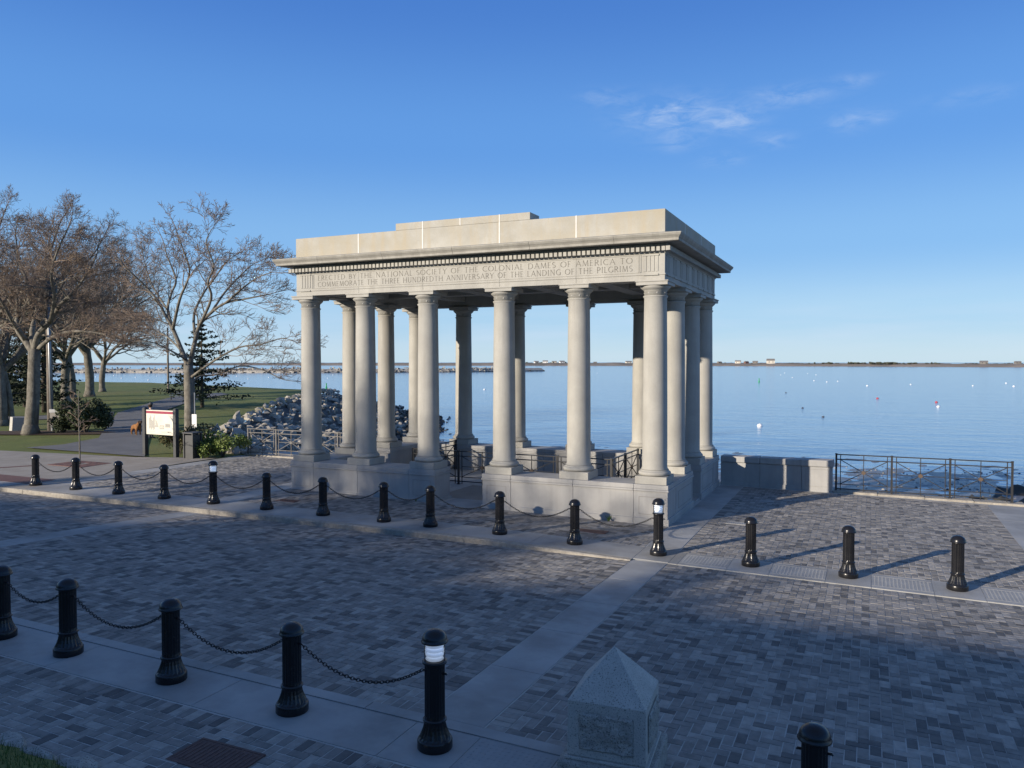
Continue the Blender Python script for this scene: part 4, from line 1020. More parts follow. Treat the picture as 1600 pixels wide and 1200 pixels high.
# conifers
def conifer(seed, H_, rad, name, label, loc, dens=1.0, bare=.08, droop=.12, mat='needle', gap=1.0):
    r = random.Random(seed); t = thing(name, label, 'tree', loc); tr = MB(); tr.tube([(0, 0, -.1), (0, 0, H_*.5), (0, 0, H_)], [H_*.022, H_*.013, .01], 8); f = MB(); limb = MB()
    z = H_*bare; 
    while z < H_*.985:
        k = 1-(z/H_); L0 = rad*(k**.75)*r.uniform(.75, 1.1); nb = r.randint(4, 6)
        for j in range(nb):
            a = r.uniform(0, 6.28); L = L0*r.uniform(.6, 1.12); d = Vector((math.cos(a), math.sin(a), -droop+r.uniform(-.08, .22)))
            p0 = Vector((0, 0, z)); pts = [p0 + d*(L*q/4)+Vector((0, 0, .10*L*(q/4)**2)) for q in range(5)]; limb.tube(pts, [.02+.012*L, .02+.01*L, .016, .012, .006], 4, cap=False)
            for q in range(int(26*L*dens)+6):
                tt = r.uniform(.12, 1.05); c = p0+d*(L*tt)+Vector((0, 0, .10*L*tt*tt)); sw_ = .10+.16*L*(1-tt*.6); c += Vector((r.gauss(0, sw_*.6), r.gauss(0, sw_*.6), r.gauss(0, sw_*.28)))
                v = Vector((r.gauss(0, 1), r.gauss(0, 1), r.gauss(0, .6))).normalized(); w = v.orthogonal().normalized(); s = r.uniform(.07, .17)
                f.add([c-v*s, c+w*s*.45, c+v*s, c-w*s*.45], [(0, 1, 2, 3)])
        z += H_*.042*r.uniform(.7, 1.3)*gap
    tr.obj('trunk', MT['bark_dark'], t, smooth=True); stuff(limb.obj('limbs', MT['bark_dark'], t)); f.obj('crown', MT[mat], t); return t
p = place(316, 634, .42); conifer(5, 6.9, 3.6, 'pine_tree', 'dark layered pine on the lawn edge right of the bare tree behind the sign', p, 1.0, .12, .02, gap=1.5)
p = place(8, 646, .35); conifer(8, 10.5, 3.0, 'conifer_tree', 'tall dark conifer at the left edge behind the big bare tree', p, 1.0, .1)
p = place(70, 640, .4); conifer(9, 10.0, 2.7, 'conifer_tree', 'tall dark conifer behind the trunk of the big bare tree and the utility pole', p, 1.0, .1)
p = place(40, 634, .4); conifer(10, 8.8, 2.9, 'conifer_tree', 'dark conifer between the two taller conifers at left', p, 1.0, .1)

# leafy shrubs
def shrub(name, label, loc, rx, ry, h, n, leaf, mat, seed, group=None, lumps=9):
    r = random.Random(seed); t = thing(name, label, 'shrub', loc, 0, group); f = MB(); st = MB()
    L = [(Vector((r.uniform(-.7, .7)*rx, r.uniform(-.7, .7)*ry, r.uniform(.35, .8)*h)), r.uniform(.30, .55)) for _ in range(lumps)]
    for i in range(7):
        a = r.uniform(0, 6.28); st.tube([(0, 0, -.05), (math.cos(a)*rx*.3, math.sin(a)*ry*.3, h*.4), (math.cos(a)*rx*.6, math.sin(a)*ry*.6, h*.75)], [.03, .02, .008], 5)
    for i in range(n):
        c, k = L[r.randrange(lumps)]; v = Vector((r.gauss(0, 1), r.gauss(0, 1), r.gauss(0, 1))).normalized()*(r.random()**.35)
        q = c + Vector((v.x*rx*k, v.y*ry*k, v.z*h*k*.75))
        if q.z < .02: q.z = r.uniform(.02, .15)
        d = (v+Vector((r.gauss(0, .6), r.gauss(0, .6), r.gauss(0, .6)))).normalized(); w = d.orthogonal().normalized(); w = Matrix.Rotation(r.uniform(0, 6.28), 3, d) @ w; u = d.cross(w); s = leaf*r.uniform(.6, 1.3)
        f.add([q-u*s, q+w*s*.55, q+u*s, q-w*s*.55], [(0, 1, 2, 3)])
    st.obj('stems', MT['bark_dark'], t); f.obj('foliage', MT[mat], t); return t
p = place(134, 676, .1); shrub('yew_shrub', 'large rounded dark green shrub left of the asphalt path', p, 1.12, 1.1, 1.75, 9000, .075, 'yew', 1, None, 14)
p = place(122, 672, .1); shrub('brown_shrub', 'olive brown shrub merging into the large dark shrub', p+Vector((-.2, .6, 0)), 1.0, .9, 1.75, 2300, .06, 'leaf_brown', 2)
p = place(99, 676, .1); shrub('low_yew', 'low dark evergreen shrub beside the utility cabinet', p, .75, .6, .85, 1700, .055, 'yew', 3)
shrub('leafy_shrub', 'bright green leafy shrub at the left end of the bank railing', Vector((-13.35, 1.55, .08)), 1.15, .75, .95, 2600, .055, 'leaf', 4)
shrub('leafy_shrub', 'low bright green shrub right of the dark litter bin', Vector((-13.6, .95, .08)), .55, .45, .62, 1000, .05, 'leaf', 5)
shrub('olive_shrub', 'olive green shrub under the information sign panel', Vector((-15.6, 1.45, .08)), .95, .7, 1.0, 2200, .05, 'leaf_brown', 6)
shrub('olive_shrub', 'olive shrub between the sign and the bare tree trunk', Vector((-14.9, 1.9, .08)), .8, .7, 1.35, 1600, .05, 'leaf_brown', 7)
def tuft(x, y, z, h, label):
    f = MB()
    for i in range(70):
        a = rng.uniform(0, 6.28); l_ = rng.uniform(.3, 1)*h; w = .006; dx, dy = math.cos(a), math.sin(a); f.add([(x-dy*w, y+dx*w, z), (x+dy*w, y-dx*w, z), (x+dx*l_*.7, y+dy*l_*.7, z+l_)], [(0, 1, 2)])
    tag(f.obj('weed_tuft', MT['blade'], None), label, 'weed')
tuft(4.25, -3.56, z_walk(4.25, -3.5), .20, 'green weed tuft at the portico base near its right front corner')
tuft(-1.25, -3.54, z_walk(-1.2, -3.5), .09, 'tiny weed tuft at the portico base left of the entrance')

# ------------------------------------------------------------------ park left: lawn, path, paving, mulch
EDGE = [(-13.05, 2.5), (-16.5, 4.6), (-19.6, 6.8), (-24.5, 13.5), (-30.3, 22.0), (-37, 33), (-43, 43), (-47, 52)]
TOE = [(-6.5, 6.0), (-8.5, 11.0), (-11.5, 16.5), (-14.5, 23.0), (-19.5, 31.5), (-25, 42), (-31, 53), (-37, 64)]
def edge_x(y):
    if y < 2.5: return -12.4
    for i in range(len(EDGE)-1):
        if EDGE[i][1] <= y <= EDGE[i+1][1]: return lerp(EDGE[i][0], EDGE[i+1][0], (y-EDGE[i][1])/(EDGE[i+1][1]-EDGE[i][1]))
    return -47-(y-52)*3.0
lw = MB(); idx = {}
xs = [-12.4-i*1.2 for i in range(150)]; ys = [-6.6+j*1.0 for j in range(76)]
def lv(i, j):
    if (i, j) not in idx:
        x = min(xs[i], edge_x(ys[j])); y = ys[j]; idx[(i, j)] = len(lw.v); lw.v.append((x, y, z_park(x, y)+.03*noise.noise((x*.15, y*.15, 1))-.03))
    return idx[(i, j)]
for i in range(len(xs)-1):
    for j in range(len(ys)-1):
        if xs[i+1] < max(edge_x(ys[j]), edge_x(ys[j+1])): lw.f.append((lv(i+1, j), lv(i, j), lv(i, j+1), lv(i+1, j+1))); lw.tone.append(.5); lw.mi.append(0)
structure(lw.obj('lawn', MT['grass'], None, smooth=True))
def ribbon(name, left, right, z, dz, mat, sub=6):
    mb = MB(); Lp = [on_z(u, v, z) for u, v in left]; Rp = [on_z(u, v, z) for u, v in right]; n = len(left)
    for i in range(n-1):
        for k in range(sub+(1 if i == n-2 else 0)):
            t = k/sub; a = Lp[i].lerp(Lp[i+1], t); c = Rp[i].lerp(Rp[i+1], t)
            for q in range(5):
                p = a.lerp(c, q/4); mb.v.append((p.x, p.y, z_park(p.x, p.y)+dz))
    m_ = len(mb.v)//5
    for i in range(m_-1):
        for q in range(4): mb.f.append((i*5+q, i*5+q+1, i*5+q+6, i*5+q+5)); mb.tone.append(.5); mb.mi.append(0)
    return structure(mb.obj(name, MT[mat], None))
ribbon('park_path', [(40, 699), (100, 694), (154, 684), (168, 664), (184, 647), (272, 626), (345, 619)], [(226, 713), (228, 704), (231, 690), (234, 668), (246, 648), (300, 632), (356, 622)], .12, .016, 'asphalt')
ribbon('side_path', [(-60, 651), (40, 651), (120, 648), (178, 645)], [(-60, 656), (40, 656), (120, 653), (176, 651)], .15, .012, 'asphalt')
structure(sheet('aggregate_pavement', -60, -13.06, -6.62, -1.2, z_park, .004, 1.2, MT['aggregate']))
ag = MB()
for j in range(12):
    y0 = -1.2+j*.33
    for k in range(1): pass
def quad_sheet(name, pts, dz, mat):
    mb = MB(); n = 8; A, B_, C_, D_ = [Vector((*p, 0)) for p in pts]
    for j in range(n+1):
        for i in range(n+1):
            p = A.lerp(B_, i/n).lerp(D_.lerp(C_, i/n), j/n); mb.v.append((p.x, p.y, z_park(p.x, p.y)+dz))
    for j in range(n):
        for i in range(n):
            a = j*(n+1)+i; mb.f.append((a, a+1, a+n+2, a+n+1)); mb.tone.append(.5); mb.mi.append(0)
    return structure(mb.obj(name, MT[mat], None))
quad_sheet('aggregate_apron', [(-26, -1.21), (-13.06, -1.21), (-13.06, 1.0), (-16.3, -.15)], .0045, 'aggregate')
# mulch bed
mu = MB(); c0 = on_z(70, 676, .1); mu.v.append((c0.x, c0.y, z_park(c0.x, c0.y)+.04))
for k in range(28):
    a = 2*math.pi*k/28; rr = 1+.12*noise.noise((math.cos(a)*2, math.sin(a)*2, 4)); x = c0.x+(4.9*math.cos(a)*.92-.9*math.sin(a)*.42)*rr; y = c0.y+(4.9*math.cos(a)*.42+1.3*math.sin(a)*.92)*rr; mu.v.append((x, y, z_park(x, y)+.008))
for k in range(28): mu.f.append((0, 1+k, 1+(k+1) % 28)); mu.tone.append(.5); mu.mi.append(0)
structure(mu.obj('mulch_bed', MT['mulch'], None))
# tree pit of red brick round the sapling, and red brick bands
tp = thing('tree_pit', 'square of dull red bricks around the slender sapling', 'tree pit', (sp.x, sp.y, 0))
for i in range(11):
    for j in range(7):
        x = -.9+i*.165; y = -.62+j*.18
        if abs(x) < .14 and abs(y) < .14: continue
        m = MB(); zz = z_park(sp.x, sp.y); m.box(x, x+.155, y, y+.17, zz-.04, zz+.014+rng.uniform(0, .004)); m.obj('brick', MT['redbrick'], tp)
bnd = MB(); a_ = on_z(-20, 731, .09); b_ = on_z(62, 726.5, .09)
bnd.bar(Vector((a_.x, a_.y, z_park(a_.x, a_.y)-.002)), Vector((b_.x, b_.y, z_park(b_.x, b_.y)-.002)), .2, .03); structure(bnd.obj('brick_band', MT['redbrick'], None))
rp = MB(); rp.box(-19.5, -13.75, -6.05, -5.1, -.03, .056); structure(rp.obj('brick_patch', MT['redbrick'], None))
structure(sheet('left_footway', -60, -14.0, -6.66, -6.05, z_park, .010, 1.2, MT['concrete']))

# ------------------------------------------------------------------ rock bank
def bank_pt(s, t):
    n = len(EDGE)-1; i = min(n-1, int(s*n)); f = s*n-i
    a = Vector((*EDGE[i], 0)).lerp(Vector((*EDGE[i+1], 0)), f); c = Vector((*TOE[i], 0)).lerp(Vector((*TOE[i+1], 0)), f); p = a.lerp(c, t)
    p.z = lerp(z_park(a.x, a.y)+.02, -3.4, t**.92)-.0; return p
bs = MB(); NS, NT = 40, 12
for i in range(NS+1):
    for j in range(NT+1): q = bank_pt(i/NS, j/NT); bs.v.append((q.x, q.y, q.z-.22))
for i in range(NS):
    for j in range(NT): a = i*(NT+1)+j; bs.f.append((a, a+1, a+NT+2, a+NT+1)); bs.tone.append(.5); bs.mi.append(0)
bank = structure(bs.obj('rock_bank', MT['soil'], None))
# soil between the near end of the bank and the sea wall
sf = MB(); sf.add([(-13.05, 2.5, -.1), (-6.5, 6.0, -3.5), (-6.5, 2.9, -3.5), (-13, 2.62, -.5)], [(0, 1, 2, 3)]); structure(sf.obj('bank_foot', MT['soil'], None))
RV = []
for k in range(10):
    r_ = random.Random(900+k); bm = hull(13, r_.uniform(.8, 1.15), r_.uniform(.6, .9), r_.uniform(.45, .75), 40+k, .3); me = bpy.data.meshes.new('rock'); bm.to_mesh(me); bm.free(); me.materials.append(MT['rock'] if k < 8 else MT['rock_dark']); RV.append(me)
rocks = []
rr_ = random.Random(77)
for i in range(2300):
    s = rr_.random()**1.15; t = rr_.uniform(-.06, 1.0); q = bank_pt(s, max(0, t)); 
    if t < 0: q += (Vector((*EDGE[0], 0))-Vector((*TOE[0], 0))).normalized()*(-t*6)
    sc = rr_.uniform(.20, .46)*(1.25 if rr_.random() < .15 else 1); k = rr_.randrange(8) if t < .62+rr_.uniform(-.15, .2) else rr_.choice((8, 9))
    rocks.append((q+Vector((0, 0, rr_.uniform(-.08, .12))), sc, (rr_.uniform(0, 6.28), rr_.uniform(0, 6.28), rr_.uniform(0, 6.28)), k))
def joined_rocks(items, name, parent):
    b = MB(); 
    for p, sc, rot, k in items:
        M_ = Matrix.Translation(p) @ Matrix.Rotation(rot[2], 4, 'Z') @ Matrix.Rotation(rot[0], 4, 'X') @ Matrix.Scale(sc, 4); me = RV[k]
        b.add([M_ @ v.co for v in me.vertices], [tuple(pp.vertices) for pp in me.polygons], mi=1 if k >= 8 else 0)
    return stuff(b.obj(name, [MT['rock'], MT['rock_dark']], parent))
vis = sorted([i for i, it in enumerate(rocks) if in_view(it[0])], key=lambda i: depth_of(rocks[i][0])/rocks[i][1])
pick = set(vis[:300])
for i in pick:
    q, sc, rot, k = rocks[i]; put(RV[k], 'rock', bank, q, rot, (sc, sc, sc))
joined_rocks([it for i, it in enumerate(rocks) if i not in pick], 'rocks', bank)
# dark weedy rocks below the right railing
for i, (u, v, sc) in enumerate(((1530, 772, .55), (1556, 768, .7), (1590, 762, .9), (1575, 776, .6), (1512, 778, .4), (1598, 776, .8), (1540, 778, .45), (1610, 770, .8), (1565, 757, .5), (1470, 764, .2), (1500, 752, .25), (1420, 757, .2))):
    q = on_z(u, v, -2.6); o = put(RV[8+i % 2], 'shore_rock', None, (q.x, q.y, -3.0), (rng.uniform(0, 6), .3, rng.uniform(0, 6)), (sc*1.5, sc*1.0, sc*.55)); tag(o, 'dark weedy rock below the right railing, %s from left' % ordinal(sorted((1530, 1556, 1590, 1575, 1512, 1598, 1540, 1610, 1565, 1470, 1500, 1420)).index(u)), 'rock', 'dark rocks below the right railing')

# ------------------------------------------------------------------ sea, shore, breakwater, far land
SEA = -3.0
sea = MB(); sea.add([(-6000, -4, SEA), (6000, -4, SEA), (6000, 12000, SEA), (-6000, 12000, SEA)], [(0, 1, 2, 3)])
so = sea.obj('sea', MT['water'], None); structure(so)
def z_beach(x, y):
    d = y-4; base = interp(d, [0, 14, 24, 34, 46], [-2.86, -2.93, -2.985, -3.02, -3.35]); return base + .055*noise.noise((x*.55, y*.30, 0))+.045*noise.noise((x*1.7, y*1.2, 5))+.03*noise.noise((x*4.1, y*3.7, 9))
structure(sheet('beach', -30, 45, 3.2, 52, z_beach, 0, .36, MT['beach']))
pb_ = MB(); r_ = random.Random(5)
for i in range(1500):
    x = r_.uniform(-8, 26); y = 5+30*r_.random(); M_ = Matrix.Translation((x, y, z_beach(x, y))) @ Matrix.Rotation(r_.uniform(0, 6), 4, 'Z') @ Matrix.Scale(r_.uniform(.04, .13), 4); me = RV[r_.randrange(10)]
    pb_.add([M_ @ v.co for v in me.vertices], [tuple(pp.vertices) for pp in me.polygons], mi=0 if r_.random() < .6 else 1)
tag(stuff(pb_.obj('shore_stones', [MT['rock'], MT['rock_dark']], None)), 'scattered wet stones on the shore below the right railing', 'stones')
# breakwater
bwp = [on_z(-120, 583.5, SEA), on_z(110, 582.5, SEA), on_z(300, 582.5, SEA), on_z(500, 582.5, SEA), on_z(700, 581.5, SEA), on_z(800, 580.5, SEA), on_z(845, 580, SEA)]
br = MB(); r_ = random.Random(12); tot = 0
for i in range(len(bwp)-1):
    a, c = bwp[i], bwp[i+1]; L = (c-a).length; d = (c-a).normalized(); n = Vector((-d.y, d.x, 0)); k = int(L*3.0)
    for j in range(k):
        t = r_.random(); last = i == len(bwp)-2; hmax = 3.5*(1-t*.75 if last else 1); w = r_.uniform(-1, 1); p = a+d*(L*t)+n*(w*4.5); p.z = SEA+hmax*(1-abs(w))*.95+r_.uniform(-.5, .1); sc = r_.uniform(.7, 1.3)
        me = RV[r_.randrange(8)]; M_ = Matrix.Translation(p) @ Matrix.Rotation(r_.uniform(0, 6), 4, 'Z') @ Matrix.Rotation(r_.uniform(0, 6), 4, 'X') @ Matrix.Scale(sc, 4)
        br.add([M_ @ v.co for v in me.vertices], [tuple(pp.vertices) for pp in me.polygons], mi=0 if p.z > SEA+.7 else 1)
    br.tube([a-Vector((0, 0, 2.2)), c-Vector((0, 0, 2.2))], [4.6, 4.6], 8, mi=0)
bk = br.obj('breakwater', [MT['rock'], MT['rock_dark']], None); tag(bk, 'long low rock breakwater crossing the harbour behind the left columns', 'breakwater')
# far barrier beach: a long low ridge
def far_land(name, pts, w, hts, mat):
    b = MB(); n = len(pts); K = 60; r_ = random.Random(3); ring = 5
    P_ = []
    for i in range(n-1):
        for k in range(K): P_.append((Vector(pts[i]).lerp(Vector(pts[i+1]), k/K), lerp(hts[i], hts[i+1], k/K)))
    P_.append((Vector(pts[-1]), hts[-1]))
    for i, (p, h) in enumerate(P_):
        d = (P_[min(i+1, len(P_)-1)][0]-P_[max(0, i-1)][0]).normalized(); nn = Vector((d.y, -d.x, 0)); 
        if nn.dot(CAM-p) < 0: nn = -nn
        h = h*(1+.25*noise.noise((i*.13, 0, 2))+.12*noise.noise((i*.61, 0, 7)))
        for off, z in ((w*.55, -.4), (w*.42, h*.35), (w*.1, h*.75), (-w*.3, h), (-w, -.4)): q = p+nn*off; b.v.append((q.x, q.y, SEA+z))
    for i in range(len(P_)-1):
        for k in range(4): a = i*5+k; b.f.append((a, a+1, a+6, a+5)); b.tone.append(.5); b.mi.append(0)
    return structure(b.obj(name, MT[mat], None, smooth=True))
fpts = [on_z(u, v, SEA) for u, v in ((-300, 570.6), (360, 570.6), (620, 571), (860, 571.3), (1120, 571.6), (1400, 572.6), (1600, 573.6), (2100, 575))]
far_land('far_shore', [tuple(p) for p in fpts], 60, [4.6, 4.8, 5.0, 5.2, 5.0, 4.8, 4.6, 4.4], 'shore')
r_ = random.Random(21); sc_ = MB()
for (u0, u1, n, h0, h1) in ((1110, 1270, 26, .8, 2.2), (1270, 1310, 14, 1.5, 3.4), (1325, 1400, 46, 2.0, 4.6), (1400, 1470, 26, 1.2, 3.0), (1480, 1600, 26, .8, 2.2), (800, 900, 40, 1.5, 4.0), (560, 790, 30, .6, 1.6), (360, 480, 20, .8, 2.5), (940, 1010, 10, .6, 1.6)):
    for k in range(n):
        u = r_.uniform(u0, u1); q = on_z(u, interp(u, [360, 860, 1120, 1600], [570.6, 571.3, 571.6, 573.6]), SEA); d = (q-CAM); d.z = 0; d.normalize(); q = q+d*r_.uniform(8, 28); h = r_.uniform(h0, h1); me = RV[r_.randrange(8)]
        M_ = Matrix.Translation((q.x, q.y, SEA+4.2+h*.25)) @ Matrix.Rotation(r_.uniform(0, 6), 4, 'Z') @ Matrix.Diagonal((h*r_.uniform(.8, 1.6), h*r_.uniform(.8, 1.6), h*.9, 1)); sc_.add([M_ @ v.co for v in me.vertices], [tuple(pp.vertices) for pp in me.polygons])
tag(stuff(sc_.obj('far_scrub', MT['scrub'], None)), 'dark scrub and low trees along the far shore', 'scrub')
for i, (u, w, h, wm, rm) in enumerate(((1124, 7, 3.5, 'shingle', 'shingle'), (1153, 9, 5.5, 'cream', 'shingle'), (1166, 7, 4.2, 'redbrick', 'shingle'), (1180, 8, 4.5, 'shingle', 'shingle'), (1204, 12, 8.0, 'cream', 'shingle'), (1537, 9, 4.5, 'shingle', 'shingle'), (1590, 7, 3.8, 'shingle', 'shingle'), (838, 8, 4.5, 'white', 'shingle'), (852, 9, 5.5, 'white', 'shingle'), (866, 8, 4.5, 'cream', 'shingle'), (878, 9, 5, 'white', 'shingle'), (982, 10, 4.5, 'cream', 'shingle'), (930, 6, 3, 'shingle', 'shingle'))):
    q = on_z(u, interp(u, [360, 860, 1120, 1600], [570.6, 571.3, 571.6, 573.6]), SEA); d = q-CAM; d.z = 0; d.normalize(); q = q+d*14
    t = thing('far_house', 'small house on the far shore right of the portico, %s from left' % ordinal(i) if u > 1100 else 'small pale house on the far shore behind the columns, %s from left' % ordinal([838, 852, 866, 878, 930, 982].index(u)), 'house', (q.x, q.y, SEA+4.1), YAW+rng.uniform(-.4, .4), 'houses on the far shore')
    m = MB(); m.box(-w/2, w/2, -w*.35, w*.35, -1.2, h*.62); m.obj('wall', MT[wm], t)
    m = MB(); e = .4; m.add([(-w/2-e, -w*.35-e, h*.6), (w/2+e, -w*.35-e, h*.6), (w/2+e, w*.35+e, h*.6), (-w/2-e, w*.35+e, h*.6), (-w/2-e, 0, h), (w/2+e, 0, h)], [(0,1,5,4),(2,3,4,5),(3,0,4),(1,2,5),(3,2,1,0)]); m.obj('roof', MT[rm], t)
    m = MB(); [m.box(x-.5, x+.5, -w*.35-.05, -w*.35+.02, h*.2, h*.45) for x in (-w*.25, w*.25)]
    for x in (-w*.25, w*.25): m = MB(); m.box(x-.5, x+.5, -w*.35-.05, -w*.35-.002, h*.2, h*.45); m.obj('window', MT['black'], t)
# mooring buoys
def buoy_mesh(mat, flat=.8):
    b = MB(); pr = [(.02, -.3)]+[(.5*math.cos(a), .5*flat*math.sin(a)) for a in [R(-60+150*i/8) for i in range(9)]]+[(.05, .5*flat+.1)]; b.lathe(pr, 12); return b.mesh('buoy', MT[mat], smooth=True)
BM = {k: buoy_mesh(k) for k in ('buoy_white', 'buoy_red', 'buoy_dark')}
WB = [(1187, 666, 1.25), (1272, 595, 1), (1238, 590, 1), (1355, 603, 1.2), (1292, 597, 1), (1309, 596, 1), (1423, 601, 1), (1520, 603, 1), (1572, 599, 1.2), (1584, 604, 1.4), (1226, 583, 1.2), (1220, 586, 1), (1262, 584, 1), (1275, 586, 1.2), (1466, 636, 1.1), (757, 609, 1.2), (520, 586, 1.2), (512, 591, 1), (933, 583, 1),
      (178, 587, 1.4), (190, 591, 1.4), (186, 600, 1.5), (150, 589, 1.2), (212, 590, 1.3), (232, 594, 1.3), (245, 588, 1.2), (370, 588, 1.2), (388, 592, 1.2), (420, 590, 1.2), (440, 587, 1.2), (355, 593, 1.2)]
_r = sorted(u for u, v, c in WB if u > 1120); _l = sorted(u for u, v, c in WB if u < 460)
for u, v, sc in sorted(WB):
    q = on_z(u, v, SEA); o = put(BM['buoy_white'], 'mooring_buoy', None, (q.x, q.y, SEA+.05), None, (sc*.45,)*3); tag(o, 'white mooring buoy on the bay right of the portico, %s from left' % ordinal(_r.index(u)) if u > 1120 else ('white mooring buoy in the harbour left of the portico, %s from left' % ordinal(_l.index(u)) if u < 460 and u != 178 else {178: 'white mooring buoy in the harbour left of the portico, second from left', 757: 'white mooring buoy seen between the third and fourth front columns', 520: 'right of two white buoys seen between the first two columns', 512: 'left of two white buoys seen between the first two columns', 933: 'white mooring buoy far out between the last two front columns'}[u]), 'buoy', 'white mooring buoys')
for u, v, lab in ((1371, 623, 'left of the two red mooring buoys on the bay at right'), (1463, 629, 'right of the two red mooring buoys, above a white one')):
    q = on_z(u, v, SEA); o = put(BM['buoy_red'], 'mooring_buoy', None, (q.x, q.y, SEA+.05), None, (.45,)*3); tag(o, lab, 'buoy')
for u, v, lab in ((1228, 614, 'small dark float farthest out on the bay right of the portico'), (1254, 638, 'dark float in the middle of the bay right of the portico'), (1286, 652, 'nearest small dark float on the bay right of the portico')):
    q = on_z(u, v, SEA); o = put(BM['buoy_dark'], 'mooring_buoy', None, (q.x, q.y, SEA+.03), None, (.34,)*3); tag(o, lab, 'buoy')
for u, v, sc, lab in ((510, 607, .62, 'green channel marker seen between the first two columns'), (1186, 597, .6, 'green channel marker on the bay right of the portico')):
    q = on_z(u, v, SEA); t = thing('channel_marker', lab, 'buoy', (q.x, q.y, SEA)); m = MB(); m.lathe([(.5*sc, -.2), (.5*sc, .35*sc), (.3*sc, .5*sc), (.22*sc, 1.9*sc), (.26*sc, 2.0*sc), (.05, 2.3*sc)], 12); m.obj('float', MT['buoy_green'], t, smooth=True)

# ------------------------------------------------------------------ park furniture
sg = thing('information_sign', 'information panel with maroon header between two dark posts beside the path', 'sign', (-15.72, .61, .08), R(-3.7))
for s in (-1, 1):
    m = MB(); m.box(s*.925-.08, s*.925+.08, -.08, .08, -.05, 1.90); o = m.obj('post', MT['charcoal'], sg, bevel=.01)
    m = MB(); m.box(s*.925-.06, s*.925+.06, -.06, .06, 1.902, 1.93); m.obj('post_cap', MT['charcoal'], o, bevel=.01)
m = MB(); m.box(-.80, .80, -.03, .03, .90, 1.80); m.box(-.845, .845, -.02, .02, .86, 1.84); pn = m.obj('panel', MT['panel'], sg)
m = MB(); m.box(-.80, .80, -.034, -.031, 1.70, 1.80); m.obj('header_strip', MT['maroon'], pn)
r_ = random.Random(2)
for nm, boxes in (('figure_print', [(-.63+i*.05, -.60+i*.05, 1.08+.05*math.sin(i*2.1), 1.52+.12*math.sin(i*1.3)) for i in range(7)]), ('ship_print', [(-.24, -.22, 1.20, 1.46), (-.19, -.165, 1.22, 1.40), (-.28, -.08, 1.17, 1.22), (-.14, -.12, 1.20, 1.32)]), ('temple_print', [(0.0, .26, 1.09, 1.12), (0.0, .03, 1.12, 1.22), (.08, .10, 1.12, 1.2), (.16, .18, 1.12, 1.2), (.23, .26, 1.12, 1.22), (0.0, .26, 1.21, 1.24)]), ('photo_print', [(.34, .62, 1.17, 1.31)]), ('text_print', [(.10, .62, .985-k*.025, .992-k*.025) for k in range(3)]+[(-.6, -.28, .995-k*.025, 1.0-k*.025) for k in range(2)])):
    m = MB(); [m.box(a, c, -.0335, -.0305, z0, z1) for a, c, z0, z1 in boxes]; m.obj(nm, MT['print'], pn)
bn = thing('litter_bin', 'dark square litter bin in front of the bare tree by the sign', 'bin', (-14.02, .65, .08), R(2))
m = MB(); m.box(-.21, .21, -.21, .21, 0, .92); body = m.obj('body', MT['charcoal'], bn, bevel=.01)
m = MB(); m.box(-.27, .27, -.27, .27, .98, 1.03); m.obj('lid', MT['charcoal'], bn, bevel=.008)
for sx in (-1, 1):
    for sy in (-1, 1): m = MB(); m.box(sx*.22-.025, sx*.22+.025, sy*.22-.025, sy*.22+.025, 0, .98); m.obj('corner_post', MT['charcoal'], bn)
p = on_z(305, 702, .09); ns = thing('notice_sign', 'white notice on a thin post right of the bare tree trunk', 'sign', (p.x, p.y, .08), R(8))
m = MB(); m.tube([(0, 0, -.05), (0, 0, 2.45)], [.022, .022], 8); m.obj('post', MT['steel'], ns)
m = MB(); m.box(-.12, .12, -.045, -.03, .95, 1.52); m.obj('notice', MT['white'], ns)
# utility pole, cabinet
p = place(79, 672, .12); up = thing('utility_pole', 'wooden utility pole with steel conduit and dark transformer behind the big bare tree', 'pole', p, 0)
m = MB(); m.tube([(0, 0, -.1), (0, 0, 4), (-.08, 0, 8.6)], [.16, .145, .11], 12); m.obj('shaft', MT['pole'], up, smooth=True)
m = MB(); m.tube([(.26, -.12, 0), (.20, -.12, 4), (.10, -.10, 7.8)], [.065, .065, .06], 10); m.obj('conduit', MT['steel'], up, smooth=True)
m = MB(); m.lathe([(.28, 7.25), (.33, 7.3), (.33, 7.95), (.30, 8.02), (.10, 8.06)], 16, (.32, -.1, 0)); m.obj('transformer', MT['charcoal'], up)
m = MB(); m.box(-.9, .7, -.05, .05, 8.25, 8.36); m.obj('crossarm', MT['pole'], up)
p = place(88, 673, .12); cb_ = thing('utility_cabinet', 'grey brown utility cabinet on legs at the foot of the utility pole', 'cabinet', p, YAW)
m = MB(); m.box(-.26, .26, -.14, .14, .35, 1.05); m.obj('body', MT['boxgrey'], cb_, bevel=.01); m = MB(); m.box(-.28, .28, -.16, .16, 1.052, 1.24); m.obj('hood', MT['steel'], cb_, bevel=.01)
for s in (-1, 1): m = MB(); m.box(s*.23-.025, s*.23+.025, -.03, .03, -.05, .35); m.obj('leg', MT['steel'], cb_)
p = place(30, 671, .12); st_ = thing('stone_marker', 'squat stone block with one black polished face beside the big tree', 'marker', p, YAW+.75)
m = MB(); m.v = [(-.42,-.35,-.05),(.42,-.35,-.05),(.42,.35,-.05),(-.42,.35,-.05),(-.36,-.32,.78),(.36,-.32,.74),(.36,.32,.74),(-.36,.32,.78)]; m.f = [(3,2,1,0),(4,5,6,7),(0,1,5,4),(1,2,6,5),(2,3,7,6),(3,0,4,7)]; m.tone = [.5]*6; m.mi = [0]*6; m.obj('block', MT['granite'], st_, bevel=.02)
